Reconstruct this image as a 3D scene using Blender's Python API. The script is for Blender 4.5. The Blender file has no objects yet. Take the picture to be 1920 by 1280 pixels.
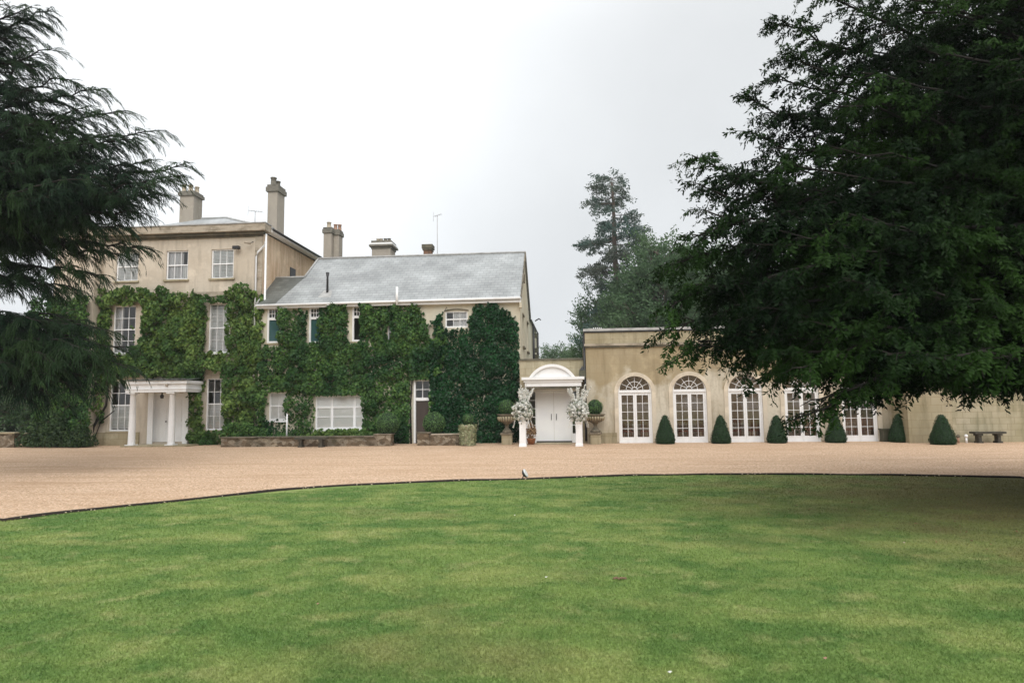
import bpy, math, random
import numpy as np
from mathutils import Matrix, Vector
R = math.radians
rng = np.random.default_rng(7)
random.seed(7)
sc = bpy.context.scene
COL = sc.collection

# ------------------------------------------------------------------ camera
FPX, CAMH = 1280.0, 1.7
cam_d = bpy.data.cameras.new('camera')
cam_d.sensor_width = 36.0
cam_d.lens = 36.0 * FPX / 1920.0
cam_d.clip_start = 0.1
cam_d.clip_end = 2000
cam = bpy.data.objects.new('camera', cam_d)
COL.objects.link(cam)
CM = (Matrix.Rotation(R(5.0), 3, 'Z') @ Matrix.Rotation(R(90 + 5.3), 3, 'X') @ Matrix.Rotation(R(-0.7), 3, 'Z'))
cam.matrix_world = Matrix.Translation((0, 0, CAMH)) @ CM.to_4x4()
sc.camera = cam
cam_d.dof.use_dof = True
cam_d.dof.focus_distance = 29.0
cam_d.dof.aperture_fstop = 4.0

# ------------------------------------------------------------------ sky, sun, exposure
world = bpy.data.worlds.new('World')
sc.world = world
world.use_nodes = True
wn, wl = world.node_tree.nodes, world.node_tree.links
wn.clear()
SUN_EL, SUN_AZ = 42.0, 168.0      # azimuth, clockwise from +Y
sky = wn.new('ShaderNodeTexSky'); sky.sky_type = 'NISHITA'; sky.sun_disc = False
sky.sun_elevation = R(SUN_EL); sky.sun_rotation = R(SUN_AZ)
sky.air_density = 1.0; sky.dust_density = 4.0; sky.ozone_density = 1.0
hsv = wn.new('ShaderNodeHueSaturation'); hsv.inputs['Saturation'].default_value = 0.25
wl.new(sky.outputs[0], hsv.inputs['Color'])
tc = wn.new('ShaderNodeTexCoord')
sep = wn.new('ShaderNodeSeparateXYZ'); wl.new(tc.outputs['Generated'], sep.inputs[0])
ramp = wn.new('ShaderNodeValToRGB')          # cloud deck: brighter overhead than at the horizon
wl.new(sep.outputs['Z'], ramp.inputs['Fac'])
e = ramp.color_ramp.elements
e[0].position = 0.0; ramp.color_ramp.interpolation = 'B_SPLINE'
e[0].color = (0.635, 0.66, 0.685, 1)
e[1].position = 1.0; e[-1].color = (3.6, 3.62, 3.7, 1)
x = e.new(0.2); x.color = (0.635, 0.66, 0.68, 1)
x = e.new(0.72); x.color = (1.7, 1.7, 1.72, 1)
x = e.new(0.46); x.color = (0.64, 0.66, 0.675, 1)
x = e.new(0.57); x.color = (0.655, 0.675, 0.69, 1)
# thinner, brighter cloud over the left part of the view
gd = wn.new('ShaderNodeVectorMath'); gd.operation = 'DOT_PRODUCT'
dv = Vector((-0.42, 0.76, 0.50)).normalized()
gd.inputs[1].default_value = dv
wl.new(tc.outputs['Generated'], gd.inputs[0])
mr = wn.new('ShaderNodeMapRange'); mr.inputs['From Min'].default_value = 0.84; mr.inputs['From Max'].default_value = 1.0
mr.inputs['To Min'].default_value = 1.0; mr.inputs['To Max'].default_value = 1.36; mr.interpolation_type = 'SMOOTHSTEP'
wl.new(gd.outputs['Value'], mr.inputs['Value'])
nz = wn.new('ShaderNodeTexNoise'); nz.inputs['Scale'].default_value = 3.0; nz.inputs['Detail'].default_value = 5
wl.new(tc.outputs['Generated'], nz.inputs['Vector'])
mr2 = wn.new('ShaderNodeMapRange'); mr2.inputs['From Min'].default_value = 0.3; mr2.inputs['From Max'].default_value = 0.7; mr2.inputs['To Min'].default_value = 0.94; mr2.inputs['To Max'].default_value = 1.06
wl.new(nz.outputs[0], mr2.inputs['Value'])
mm = wn.new('ShaderNodeMath'); mm.operation = 'MULTIPLY'
wl.new(mr.outputs[0], mm.inputs[0]); wl.new(mr2.outputs[0], mm.inputs[1])
vs = wn.new('ShaderNodeVectorMath'); vs.operation = 'SCALE'
wl.new(ramp.outputs[0], vs.inputs[0]); wl.new(mm.outputs[0], vs.inputs['Scale'])
bg1 = wn.new('ShaderNodeBackground'); bg1.inputs['Strength'].default_value = 0.05
wl.new(hsv.outputs[0], bg1.inputs['Color'])
bg2 = wn.new('ShaderNodeBackground'); bg2.inputs['Strength'].default_value = 1.0
wl.new(vs.outputs[0], bg2.inputs['Color'])
mx = wn.new('ShaderNodeMixShader'); mx.inputs[0].default_value = 0.9
wl.new(bg1.outputs[0], mx.inputs[1]); wl.new(bg2.outputs[0], mx.inputs[2])
wo = wn.new('ShaderNodeOutputWorld'); wl.new(mx.outputs[0], wo.inputs[0])

sd = bpy.data.lights.new('sun', 'SUN'); sd.energy = 1.5; sd.angle = R(50); sd.color = (1.0, 0.965, 0.92)
sun = bpy.data.objects.new('sun', sd); COL.objects.link(sun)
sdir = Vector((math.sin(R(SUN_AZ)) * math.cos(R(SUN_EL)), math.cos(R(SUN_AZ)) * math.cos(R(SUN_EL)), math.sin(R(SUN_EL))))
sun.rotation_euler = (-sdir).to_track_quat('-Z', 'Y').to_euler()

sc.view_settings.view_transform = 'Standard'
sc.view_settings.look = 'None'
sc.view_settings.exposure = 0.45
sc.view_settings.gamma = 1.0

# ------------------------------------------------------------------ helpers
def ray(px, py):
    return CM @ Vector(((px - 960) / FPX, -(py - 640) / FPX, -1.0))
def at(px, py, Y):
    d = ray(px, py); t = Y / d.y
    return d.x * t, d.z * t + CAMH
def pt(px, py, Y):
    a = at(px, py, Y); return (a[0], Y, a[1])
def gnd(px, py, z=0.0):
    d = ray(px, py); t = (z - CAMH) / d.z
    return d.x * t, d.y * t

ORG = {}
def tag(o, label=None, cat=None, group=None, kind=None):
    if label: o['label'] = label
    if cat: o['category'] = cat
    if group: o['group'] = group
    if kind: o['kind'] = kind
    return o
def thing(name, label, cat, loc=(0, 0, 0), group=None):
    o = bpy.data.objects.new(name, None); COL.objects.link(o)
    o.location = loc; o.empty_display_size = 0.3
    ORG[o] = Vector(loc)
    return tag(o, label, cat, group)
def link_mesh(name, me, mats, parent=None):
    if not isinstance(mats, (list, tuple)): mats = [mats]
    for m in mats: me.materials.append(m)
    o = bpy.data.objects.new(name, me); COL.objects.link(o)
    if parent is not None:
        o.parent = parent
        og = ORG.get(parent, Vector((0, 0, 0)))
        if og.length > 0: me.transform(Matrix.Translation(-og))
        ORG[o] = og
    else: ORG[o] = Vector((0, 0, 0))
    return o
def copy_tree(o, parent=None):
    c = o.copy(); COL.objects.link(c)
    if parent is not None: c.parent = parent
    ORG[c] = ORG.get(o, Vector((0, 0, 0)))
    for ch in list(o.children): copy_tree(ch, c)
    return c

class MB:
    def __init__(s): s.v = []; s.f = []; s.sm = []
    def add(s, vs, fs, smooth=False):
        b = len(s.v); s.v += [tuple(v) for v in vs]
        s.f += [tuple(i + b for i in f) for f in fs]; s.sm += [smooth] * len(fs); return s
    def quad(s, a, b, c, d): return s.add([a, b, c, d], [(0, 1, 2, 3)])
    def poly(s, pts): return s.add(pts, [tuple(range(len(pts)))])
    def box(s, x0, x1, y0, y1, z0, z1):
        v = [(x0, y0, z0), (x1, y0, z0), (x1, y1, z0), (x0, y1, z0), (x0, y0, z1), (x1, y0, z1), (x1, y1, z1), (x0, y1, z1)]
        return s.add(v, [(3, 2, 1, 0), (4, 5, 6, 7), (0, 1, 5, 4), (1, 2, 6, 5), (2, 3, 7, 6), (3, 0, 4, 7)])
    def tube(s, pts, rad, n=6, smooth=True):
        pts = [Vector(p) for p in pts]
        if not hasattr(rad, '__len__'): rad = [rad] * len(pts)
        rings = []
        for i, p in enumerate(pts):
            d = (pts[min(i + 1, len(pts) - 1)] - pts[max(i - 1, 0)]).normalized()
            u = d.cross(Vector((0, 0, 1)) if abs(d.z) < 0.9 else Vector((1, 0, 0))).normalized(); w = d.cross(u)
            rings += [p + (u * math.cos(2 * math.pi * k / n) + w * math.sin(2 * math.pi * k / n)) * rad[i] for k in range(n)]
        fs = []
        for i in range(len(pts) - 1):
            for k in range(n):
                a = i * n + k; b = i * n + (k + 1) % n
                fs.append((a, b, b + n, a + n))
        s.add(rings, fs, smooth)
        b0 = len(s.v) - len(rings)
        s.f.append(tuple(b0 + k for k in reversed(range(n)))); s.sm.append(False)
        s.f.append(tuple(b0 + len(rings) - n + k for k in range(n))); s.sm.append(False)
        return s
    def lathe(s, c, prof, n=20, smooth=True, sq=False):
        vs = []
        for r, z in prof:
            for k in range(n):
                a = 2 * math.pi * (k + (0.5 if sq else 0)) / n
                vs.append((c[0] + r * math.cos(a), c[1] + r * math.sin(a), c[2] + z))
        fs = []
        for i in range(len(prof) - 1):
            for k in range(n):
                a = i * n + k; b = i * n + (k + 1) % n
                fs.append((a, b, b + n, a + n))
        fs.append(tuple(reversed(range(n)))); fs.append(tuple((len(prof) - 1) * n + k for k in range(n)))
        return s.add(vs, fs, smooth)
    def mesh(s, name):
        me = bpy.data.meshes.new(name); me.from_pydata(s.v, [], s.f)
        me.polygons.foreach_set('use_smooth', s.sm); me.update(); return me
    def build(s, name, mat, parent=None): return link_mesh(name, s.mesh(name), mat, parent)

def quads_mesh(name, V, smooth=False):
    """V: (N,4,3) array of quads"""
    V = np.asarray(V, dtype=np.float32); n = len(V)
    me = bpy.data.meshes.new(name)
    me.vertices.add(n * 4); me.vertices.foreach_set('co', V.reshape(-1))
    me.loops.add(n * 4); me.loops.foreach_set('vertex_index', np.arange(n * 4, dtype=np.int32))
    me.polygons.add(n); me.polygons.foreach_set('loop_start', np.arange(0, n * 4, 4, dtype=np.int32))
    try: me.polygons.foreach_set('loop_total', np.full(n, 4, dtype=np.int32))
    except Exception: pass
    me.update(calc_edges=True); return me
def norm(a): return a / (np.linalg.norm(a, axis=-1, keepdims=True) + 1e-9)

# ------------------------------------------------------------------ materials
def mat(name, col, rough=0.7, noise=None, bump=None, metal=0.0, spec=0.5, streak=None, extra=None, coat=0):
    """noise: list of (scale, colour, lo, hi, (sx,sy,sz)) layers mixed over col; bump: (scale, strength, dist)"""
    m = bpy.data.materials.new(name); m.use_nodes = True
    n, l = m.node_tree.nodes, m.node_tree.links
    b = n['Principled BSDF']; b.inputs['Roughness'].default_value = rough; b.inputs['Metallic'].default_value = metal
    b.inputs['Specular IOR Level'].default_value = spec
    tc = n.new('ShaderNodeTexCoord'); cur = None
    rgb = n.new('ShaderNodeRGB'); rgb.outputs[0].default_value = (*col, 1); cur = rgb.outputs[0]
    for (s, c, lo, hi, sv) in (noise or []):
        mp = n.new('ShaderNodeMapping'); mp.inputs['Scale'].default_value = sv; l.new(tc.outputs['Object'], mp.inputs[0])
        mp.inputs['Location'].default_value = (s * 1.7, s * 0.3, s * 2.1)
        t = n.new('ShaderNodeTexNoise'); t.inputs['Scale'].default_value = s; t.inputs['Detail'].default_value = 6
        t.inputs['Roughness'].default_value = 0.6
        l.new(mp.outputs[0], t.inputs['Vector'])
        r = n.new('ShaderNodeMapRange'); r.inputs['From Min'].default_value = lo; r.inputs['From Max'].default_value = hi
        l.new(t.outputs[0], r.inputs['Value'])
        mix = n.new('ShaderNodeMix'); mix.data_type = 'RGBA'; l.new(r.outputs[0], mix.inputs[0])
        l.new(cur, mix.inputs[6]); mix.inputs[7].default_value = (*c, 1); cur = mix.outputs[2]
    l.new(cur, b.inputs['Base Color'])
    if bump:
        t = n.new('ShaderNodeTexNoise'); t.inputs['Scale'].default_value = bump[0]; t.inputs['Detail'].default_value = 8
        l.new(tc.outputs['Object'], t.inputs['Vector'])
        bp = n.new('ShaderNodeBump'); bp.inputs['Strength'].default_value = bump[1]; bp.inputs['Distance'].default_value = bump[2]
        l.new(t.outputs[0], bp.inputs['Height']); l.new(bp.outputs[0], b.inputs['Normal'])
    return m

def leaf_mat(name, dark, light, trans=0.25, rough=0.45, clump=None, spec=0.3):
    m = bpy.data.materials.new(name); m.use_nodes = True
    n, l = m.node_tree.nodes, m.node_tree.links
    b = n['Principled BSDF']; b.inputs['Roughness'].default_value = rough; b.inputs['Specular IOR Level'].default_value = spec
    geo = n.new('ShaderNodeNewGeometry')
    mix = n.new('ShaderNodeMix'); mix.data_type = 'RGBA'
    l.new(geo.outputs['Random Per Island'], mix.inputs[0])
    mix.inputs[6].default_value = (*dark, 1); mix.inputs[7].default_value = (*light, 1)
    cur = mix.outputs[2]
    if clump:
        tc = n.new('ShaderNodeTexCoord'); t = n.new('ShaderNodeTexNoise'); t.inputs['Scale'].default_value = clump[0]
        t.inputs['Detail'].default_value = 3
        l.new(tc.outputs['Object'], t.inputs['Vector'])
        r = n.new('ShaderNodeMapRange'); r.inputs['From Min'].default_value = 0.42; r.inputs['From Max'].default_value = 0.64
        l.new(t.outputs[0], r.inputs['Value'])
        m2 = n.new('ShaderNodeMix'); m2.data_type = 'RGBA'; l.new(r.outputs[0], m2.inputs[0])
        l.new(cur, m2.inputs[6]); m2.inputs[7].default_value = (*clump[1], 1); cur = m2.outputs[2]
    l.new(cur, b.inputs['Base Color'])
    tr = n.new('ShaderNodeBsdfTranslucent'); l.new(cur, tr.inputs['Color'])
    ms = n.new('ShaderNodeMixShader'); ms.inputs[0].default_value = trans
    out = n['Material Output']
    l.new(b.outputs[0], ms.inputs[1]); l.new(tr.outputs[0], ms.inputs[2]); l.new(ms.outputs[0], out.inputs[0])
    return m

def glass_mat(name, tint=(0.97, 0.985, 0.98), refl=0.9):
    m = bpy.data.materials.new(name); m.use_nodes = True
    n, l = m.node_tree.nodes, m.node_tree.links; n.clear()
    fr = n.new('ShaderNodeFresnel'); fr.inputs['IOR'].default_value = 1.52
    t = n.new('ShaderNodeBsdfTransparent'); t.inputs[0].default_value = (*tint, 1)
    g = n.new('ShaderNodeBsdfGlossy'); g.inputs['Roughness'].default_value = 0.02
    tc = n.new('ShaderNodeTexCoord'); nt = n.new('ShaderNodeTexNoise'); nt.inputs['Scale'].default_value = 1.3
    l.new(tc.outputs['Object'], nt.inputs['Vector'])
    bp = n.new('ShaderNodeBump'); bp.inputs['Strength'].default_value = 0.15; bp.inputs['Distance'].default_value = 0.03
    l.new(nt.outputs[0], bp.inputs['Height']); l.new(bp.outputs[0], g.inputs['Normal'])
    ad = n.new('ShaderNodeMath'); ad.operation = 'MULTIPLY_ADD'; ad.inputs[1].default_value = 1.2 * refl; ad.inputs[2].default_value = 0.05 * refl
    l.new(fr.outputs[0], ad.inputs[0])
    ms = n.new('ShaderNodeMixShader'); l.new(ad.outputs[0], ms.inputs[0]); l.new(t.outputs[0], ms.inputs[1]); l.new(g.outputs[0], ms.inputs[2])
    o = n.new('ShaderNodeOutputMaterial'); l.new(ms.outputs[0], o.inputs[0])
    return m

def slate_mat(name, c1, c2, mortar, rough=0.45, row=0.2):
    m = bpy.data.materials.new(name); m.use_nodes = True
    n, l = m.node_tree.nodes, m.node_tree.links; b = n['Principled BSDF']
    b.inputs['Roughness'].default_value = rough; b.inputs['Specular IOR Level'].default_value = 0.5
    tc = n.new('ShaderNodeTexCoord'); sp = n.new('ShaderNodeSeparateXYZ'); l.new(tc.outputs['Object'], sp.inputs[0])
    ad = n.new('ShaderNodeMath'); ad.operation = 'ADD'; l.new(sp.outputs['X'], ad.inputs[0])
    dv_ = n.new('ShaderNodeMath'); dv_.operation = 'MULTIPLY'; dv_.inputs[1].default_value = 0.37; l.new(sp.outputs['Y'], dv_.inputs[0])
    cb = n.new('ShaderNodeCombineXYZ'); l.new(sp.outputs['X'], cb.inputs[0]); l.new(sp.outputs['Z'], cb.inputs[1])
    br = n.new('ShaderNodeTexBrick'); br.inputs['Scale'].default_value = 1.0
    br.inputs['Brick Width'].default_value = 0.32; br.inputs['Row Height'].default_value = row
    br.inputs['Mortar Size'].default_value = 0.012; br.inputs['Mortar Smooth'].default_value = 0.3
    br.inputs['Color1'].default_value = (*c1, 1); br.inputs['Color2'].default_value = (*c2, 1); br.inputs['Mortar'].default_value = (*mortar, 1)
    l.new(cb.outputs[0], br.inputs['Vector'])
    t = n.new('ShaderNodeTexNoise'); t.inputs['Scale'].default_value = 0.9; t.inputs['Detail'].default_value = 6; l.new(tc.outputs['Object'], t.inputs['Vector'])
    r = n.new('ShaderNodeMapRange'); r.inputs['From Min'].default_value = 0.35; r.inputs['From Max'].default_value = 0.7
    r.inputs['To Min'].default_value = 0.78; r.inputs['To Max'].default_value = 1.2; l.new(t.outputs[0], r.inputs['Value'])
    mu = n.new('ShaderNodeVectorMath'); mu.operation = 'SCALE'; l.new(br.outputs['Color'], mu.inputs[0]); l.new(r.outputs[0], mu.inputs['Scale'])
    l.new(mu.outputs[0], b.inputs['Base Color'])
    bp = n.new('ShaderNodeBump'); bp.inputs['Strength'].default_value = 0.6; bp.inputs['Distance'].default_value = 0.02; bp.invert = True
    l.new(br.outputs['Fac'], bp.inputs['Height']); l.new(bp.outputs[0], b.inputs['Normal'])
    return m

def ashlar_mat(name, c1, c2, mortar, bw=0.75, rh=0.32, ms=0.008, stain=((0.20, 0.17, 0.11), 0.5, 0.75), rough=0.85, lower=None):
    """rendered or stone wall scored in courses, weather stained"""
    m = bpy.data.materials.new(name); m.use_nodes = True
    n, l = m.node_tree.nodes, m.node_tree.links; b = n['Principled BSDF']
    b.inputs['Roughness'].default_value = rough; b.inputs['Specular IOR Level'].default_value = 0.2
    tc = n.new('ShaderNodeTexCoord'); sp = n.new('ShaderNodeSeparateXYZ'); l.new(tc.outputs['Object'], sp.inputs[0])
    su = n.new('ShaderNodeMath'); su.operation = 'ADD'; l.new(sp.outputs['X'], su.inputs[0]); l.new(sp.outputs['Y'], su.inputs[1])
    cb = n.new('ShaderNodeCombineXYZ'); l.new(su.outputs[0], cb.inputs[0]); l.new(sp.outputs['Z'], cb.inputs[1])
    br = n.new('ShaderNodeTexBrick'); br.inputs['Scale'].default_value = 1.0
    br.inputs['Brick Width'].default_value = bw; br.inputs['Row Height'].default_value = rh; br.inputs['Mortar Size'].default_value = ms
    br.inputs['Mortar Smooth'].default_value = 0.4
    br.inputs['Color1'].default_value = (*c1, 1); br.inputs['Color2'].default_value = (*c2, 1); br.inputs['Mortar'].default_value = (*mortar, 1)
    l.new(cb.outputs[0], br.inputs['Vector'])
    cur = br.outputs['Color']
    def layer(scale, sv, lo, hi, colr, k=1.0, det=8):
        nonlocal cur
        mp = n.new('ShaderNodeMapping'); mp.inputs['Scale'].default_value = sv; l.new(tc.outputs['Object'], mp.inputs[0])
        mp.inputs['Location'].default_value = (scale * 3.1, 1.3, scale)
        t = n.new('ShaderNodeTexNoise'); t.inputs['Scale'].default_value = scale; t.inputs['Detail'].default_value = det; t.inputs['Roughness'].default_value = 0.65
        l.new(mp.outputs[0], t.inputs['Vector'])
        r = n.new('ShaderNodeMapRange'); r.inputs['From Min'].default_value = lo; r.inputs['From Max'].default_value = hi; r.inputs['To Max'].default_value = k
        l.new(t.outputs[0], r.inputs['Value'])
        mix = n.new('ShaderNodeMix'); mix.data_type = 'RGBA'; l.new(r.outputs[0], mix.inputs[0]); l.new(cur, mix.inputs[6]); mix.inputs[7].default_value = (*colr, 1)
        cur = mix.outputs[2]
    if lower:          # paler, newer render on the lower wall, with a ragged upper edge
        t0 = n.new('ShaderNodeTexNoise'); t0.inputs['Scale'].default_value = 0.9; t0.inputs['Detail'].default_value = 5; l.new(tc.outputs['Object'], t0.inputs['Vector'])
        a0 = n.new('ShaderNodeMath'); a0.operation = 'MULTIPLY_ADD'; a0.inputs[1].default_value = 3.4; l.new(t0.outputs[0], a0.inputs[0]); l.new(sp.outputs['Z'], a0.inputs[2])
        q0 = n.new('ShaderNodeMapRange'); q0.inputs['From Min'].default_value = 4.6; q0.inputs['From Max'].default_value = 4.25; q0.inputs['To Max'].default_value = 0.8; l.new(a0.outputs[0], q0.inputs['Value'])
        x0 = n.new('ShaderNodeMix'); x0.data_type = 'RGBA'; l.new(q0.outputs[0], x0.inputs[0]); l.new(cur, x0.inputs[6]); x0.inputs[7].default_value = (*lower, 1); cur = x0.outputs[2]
    layer(0.45, (1, 1, 1), 0.42, 0.66, stain[0], 0.55)
    layer(2.2, (1.6, 1.6, 0.22), stain[1], stain[2], tuple(c * 0.6 for c in stain[0]), 0.6)
    layer(1.1, (1, 1, 1), 0.55, 0.7, tuple(min(1, c * 1.35) for c in c1), 0.6)
    layer(9.0, (1, 1, 1), 0.5, 0.75, tuple(c * 0.75 for c in c1), 0.4)
    l.new(cur, b.inputs['Base Color'])
    t = n.new('ShaderNodeTexNoise'); t.inputs['Scale'].default_value = 14; t.inputs['Detail'].default_value = 8; l.new(tc.outputs['Object'], t.inputs['Vector'])
    bp = n.new('ShaderNodeBump'); bp.inputs['Strength'].default_value = 0.35; bp.inputs['Distance'].default_value = 0.01; l.new(t.outputs[0], bp.inputs['Height'])
    l.new(bp.outputs[0], b.inputs['Normal'])
    return m

def rubble_mat(name):
    m = bpy.data.materials.new(name); m.use_nodes = True
    n, l = m.node_tree.nodes, m.node_tree.links; b = n['Principled BSDF']; b.inputs['Roughness'].default_value = 0.9
    tc = n.new('ShaderNodeTexCoord'); mp = n.new('ShaderNodeMapping'); mp.inputs['Scale'].default_value = (4.6, 4.6, 8.0)
    l.new(tc.outputs['Object'], mp.inputs[0])
    v = n.new('ShaderNodeTexVoronoi'); v.inputs['Scale'].default_value = 1.0; l.new(mp.outputs[0], v.inputs['Vector'])
    r = n.new('ShaderNodeValToRGB'); e = r.color_ramp.elements
    e[0].color = (0.16, 0.115, 0.07, 1); e[1].color = (0.62, 0.52, 0.38, 1)
    q = e.new(0.35); q.color = (0.30, 0.22, 0.14, 1); q = e.new(0.65); q.color = (0.42, 0.36, 0.28, 1)
    sr = n.new('ShaderNodeSeparateColor'); l.new(v.outputs['Color'], sr.inputs[0]); l.new(sr.outputs[0], r.inputs[0])
    v2 = n.new('ShaderNodeTexVoronoi'); v2.feature = 'DISTANCE_TO_EDGE'; l.new(mp.outputs[0], v2.inputs['Vector'])
    mr_ = n.new('ShaderNodeMapRange'); mr_.inputs['From Max'].default_value = 0.09; l.new(v2.outputs['Distance'], mr_.inputs['Value'])
    mix = n.new('ShaderNodeMix'); mix.data_type = 'RGBA'; l.new(mr_.outputs[0], mix.inputs[0])
    mix.inputs[6].default_value = (0.09, 0.07, 0.045, 1); l.new(r.outputs[0], mix.inputs[7])
    t = n.new('ShaderNodeTexNoise'); t.inputs['Scale'].default_value = 1.2; t.inputs['Detail'].default_value = 5; l.new(tc.outputs['Object'], t.inputs['Vector'])
    r2 = n.new('ShaderNodeMapRange'); r2.inputs['From Min'].default_value = 0.45; r2.inputs['From Max'].default_value = 0.7; r2.inputs['To Max'].default_value = 0.6
    l.new(t.outputs[0], r2.inputs['Value'])
    m2 = n.new('ShaderNodeMix'); m2.data_type = 'RGBA'; l.new(r2.outputs[0], m2.inputs[0]); l.new(mix.outputs[2], m2.inputs[6]); m2.inputs[7].default_value = (0.05, 0.055, 0.03, 1)
    l.new(m2.outputs[2], b.inputs['Base Color'])
    bp = n.new('ShaderNodeBump'); bp.inputs['Strength'].default_value = 1; bp.inputs['Distance'].default_value = 0.04
    l.new(mr_.outputs[0], bp.inputs['Height']); l.new(bp.outputs[0], b.inputs['Normal'])
    return m

M = {}
M['stucco'] = ashlar_mat('stucco', (0.5836, 0.5198, 0.4309), (0.6116, 0.5433, 0.4495), (0.5275, 0.4556, 0.3747), 1.2, 0.6, 0.004, ((0.4040, 0.3388, 0.2497), 0.52, 0.78))
M['stucco_side'] = ashlar_mat('stucco_side', (0.6830, 0.5508, 0.3966), (0.6610, 0.5068, 0.3635), (0.5508, 0.4186, 0.2864), 1.2, 0.6, 0.004, ((0.4847, 0.2754, 0.1322), 0.45, 0.7))
M['wing'] = ashlar_mat('wing_render', (0.6026, 0.5707, 0.4653), (0.6227, 0.5864, 0.4759), (0.5524, 0.5131, 0.4019), 2, 1, 0.002, ((0.5022, 0.4188, 0.2856), 0.6, 0.85))
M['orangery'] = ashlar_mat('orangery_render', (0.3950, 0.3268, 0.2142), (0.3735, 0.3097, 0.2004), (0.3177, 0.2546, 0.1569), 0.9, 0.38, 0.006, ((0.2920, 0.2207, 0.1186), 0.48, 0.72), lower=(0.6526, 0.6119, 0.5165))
M['stone'] = ashlar_mat('pale_stone', (0.4280, 0.3780, 0.2682), (0.3825, 0.3325, 0.2263), (0.3006, 0.2505, 0.1592), 0.8, 0.3, 0.012, ((0.2368, 0.2003, 0.1089), 0.5, 0.72))
M['darkstone'] = mat('weathered_stone', (0.20, 0.17, 0.125), 0.9, [(3, (0.07, 0.065, 0.045), 0.4, 0.65, (1, 1, 1)), (9, (0.32, 0.27, 0.2), 0.55, 0.75, (1, 1, 1))], (30, 0.5, 0.01))
M['cornice'] = mat('stained_cornice', (0.4180, 0.3610, 0.2850), 0.9, [(1.4, (0.1900, 0.1615, 0.1140), 0.45, 0.7, (1, 1, 3)), (7, (0.5225, 0.4750, 0.3990), 0.55, 0.75, (1, 1, 1))], (20, 0.4, 0.01))
M['bedmould'] = mat('shaded_lichen_mould', (0.10, 0.095, 0.07), 0.9, [(2.5, (0.2, 0.17, 0.12), 0.45, 0.7, (1, 1, 1))], (20, 0.4, 0.01))  # dark stain, with shadow under cornice and canopy put into the colour
M['lead'] = mat('lead', (0.45, 0.45, 0.44), 0.5, [(4, (0.28, 0.28, 0.27), 0.4, 0.7, (1, 1, 1))])
M['dark'] = mat('dark_metal', (0.02, 0.02, 0.022), 0.45)
M['white'] = mat('white_paint', (0.86, 0.87, 0.88), 0.45, [(2.5, (0.76, 0.76, 0.74), 0.5, 0.8, (1, 1, 0.5)), (22, (0.80, 0.80, 0.79), 0.5, 0.75, (1, 1, 1))], (40, 0.08, 0.004))
M['greypaint'] = mat('pale_grey_paint', (0.8960, 0.9184, 0.9200), 0.4, [(1.5, (0.8176, 0.8400, 0.8736), 0.45, 0.8, (1, 1, 1))])
M['blind'] = mat('blind', (0.92, 0.92, 0.91), 0.8)
M['curtain'] = mat('curtain', (0.82, 0.81, 0.82), 0.9, [(6, (0.6, 0.59, 0.6), 0.4, 0.6, (3, 3, 0.1))])
M['shutter'] = mat('shutter', (0.90, 0.90, 0.89), 0.5)
M['glass'] = glass_mat('glass')
M['glass_teal'] = mat('teal_glass', (0.03, 0.085, 0.075), 0.12, [(3, (0.045, 0.10, 0.115), 0.4, 0.7, (1, 1, 1))])
M['slate'] = slate_mat('slate', (0.3175, 0.3378, 0.3446), (0.3785, 0.3986, 0.4054), (0.2297, 0.2434, 0.2501), row=0.15)
M['slate_dark'] = slate_mat('mossy_slate', (0.1029, 0.1122, 0.1029), (0.1590, 0.1683, 0.1590), (0.1029, 0.1122, 0.1029), row=0.15)
M['chimney'] = mat('chimney_render', (0.36, 0.32, 0.27), 0.9, [(1.1, (0.24, 0.21, 0.165), 0.45, 0.7, (1, 1, 0.3)), (6, (0.42, 0.38, 0.31), 0.5, 0.75, (1, 1, 1))], (16, 0.5, 0.02))
M['chimneycap'] = mat('chimney_cap', (0.20, 0.185, 0.155), 0.9, [(5, (0.11, 0.105, 0.085), 0.45, 0.7, (1, 1, 1))], (18, 0.5, 0.02))
M['pot'] = mat('buff_clay', (0.50, 0.43, 0.33), 0.8, [(6, (0.32, 0.26, 0.18), 0.45, 0.75, (1, 1, 1))])
M['terracotta'] = mat('terracotta', (0.40, 0.25, 0.18), 0.8, [(6, (0.25, 0.13, 0.08), 0.45, 0.75, (1, 1, 1))])
M['brick'] = ashlar_mat('old_brick', (0.30, 0.15, 0.09), (0.22, 0.12, 0.08), (0.14, 0.12, 0.09), 0.22, 0.075, 0.01, ((0.07, 0.07, 0.06), 0.5, 0.7))
M['rubble'] = rubble_mat('rubble_stone')
M['bark'] = mat('bark', (0.0210, 0.0165, 0.0135), 0.95, [(5, (0.0105, 0.0090, 0.0075), 0.4, 0.65, (1, 1, 0.3))], (18, 0.8, 0.03))
M['farbark'] = mat('far_bark', (0.12, 0.09, 0.075), 0.95)
M['door_dark'] = mat('dark_brown_door', (0.045, 0.032, 0.025), 0.5, [(3, (0.07, 0.05, 0.04), 0.4, 0.7, (1, 1, 0.2))])
M['wood'] = mat('warm_wood', (0.30, 0.12, 0.05), 0.45, [(6, (0.2, 0.08, 0.035), 0.4, 0.7, (1, 1, 0.2))])
M['cushion'] = mat('red_cushion', (0.36, 0.09, 0.05), 0.85)
M['cloth'] = mat('cream_cloth', (0.62, 0.54, 0.44), 0.9)
M['room'] = mat('room_wall', (0.42, 0.32, 0.22), 0.9)
M['roomfloor'] = mat('room_floor', (0.25, 0.15, 0.09), 0.5)
M['planter'] = mat('dark_green_planter', (0.06, 0.065, 0.04), 0.8, [(6, (0.10, 0.09, 0.06), 0.4, 0.7, (1, 1, 1))])

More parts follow.
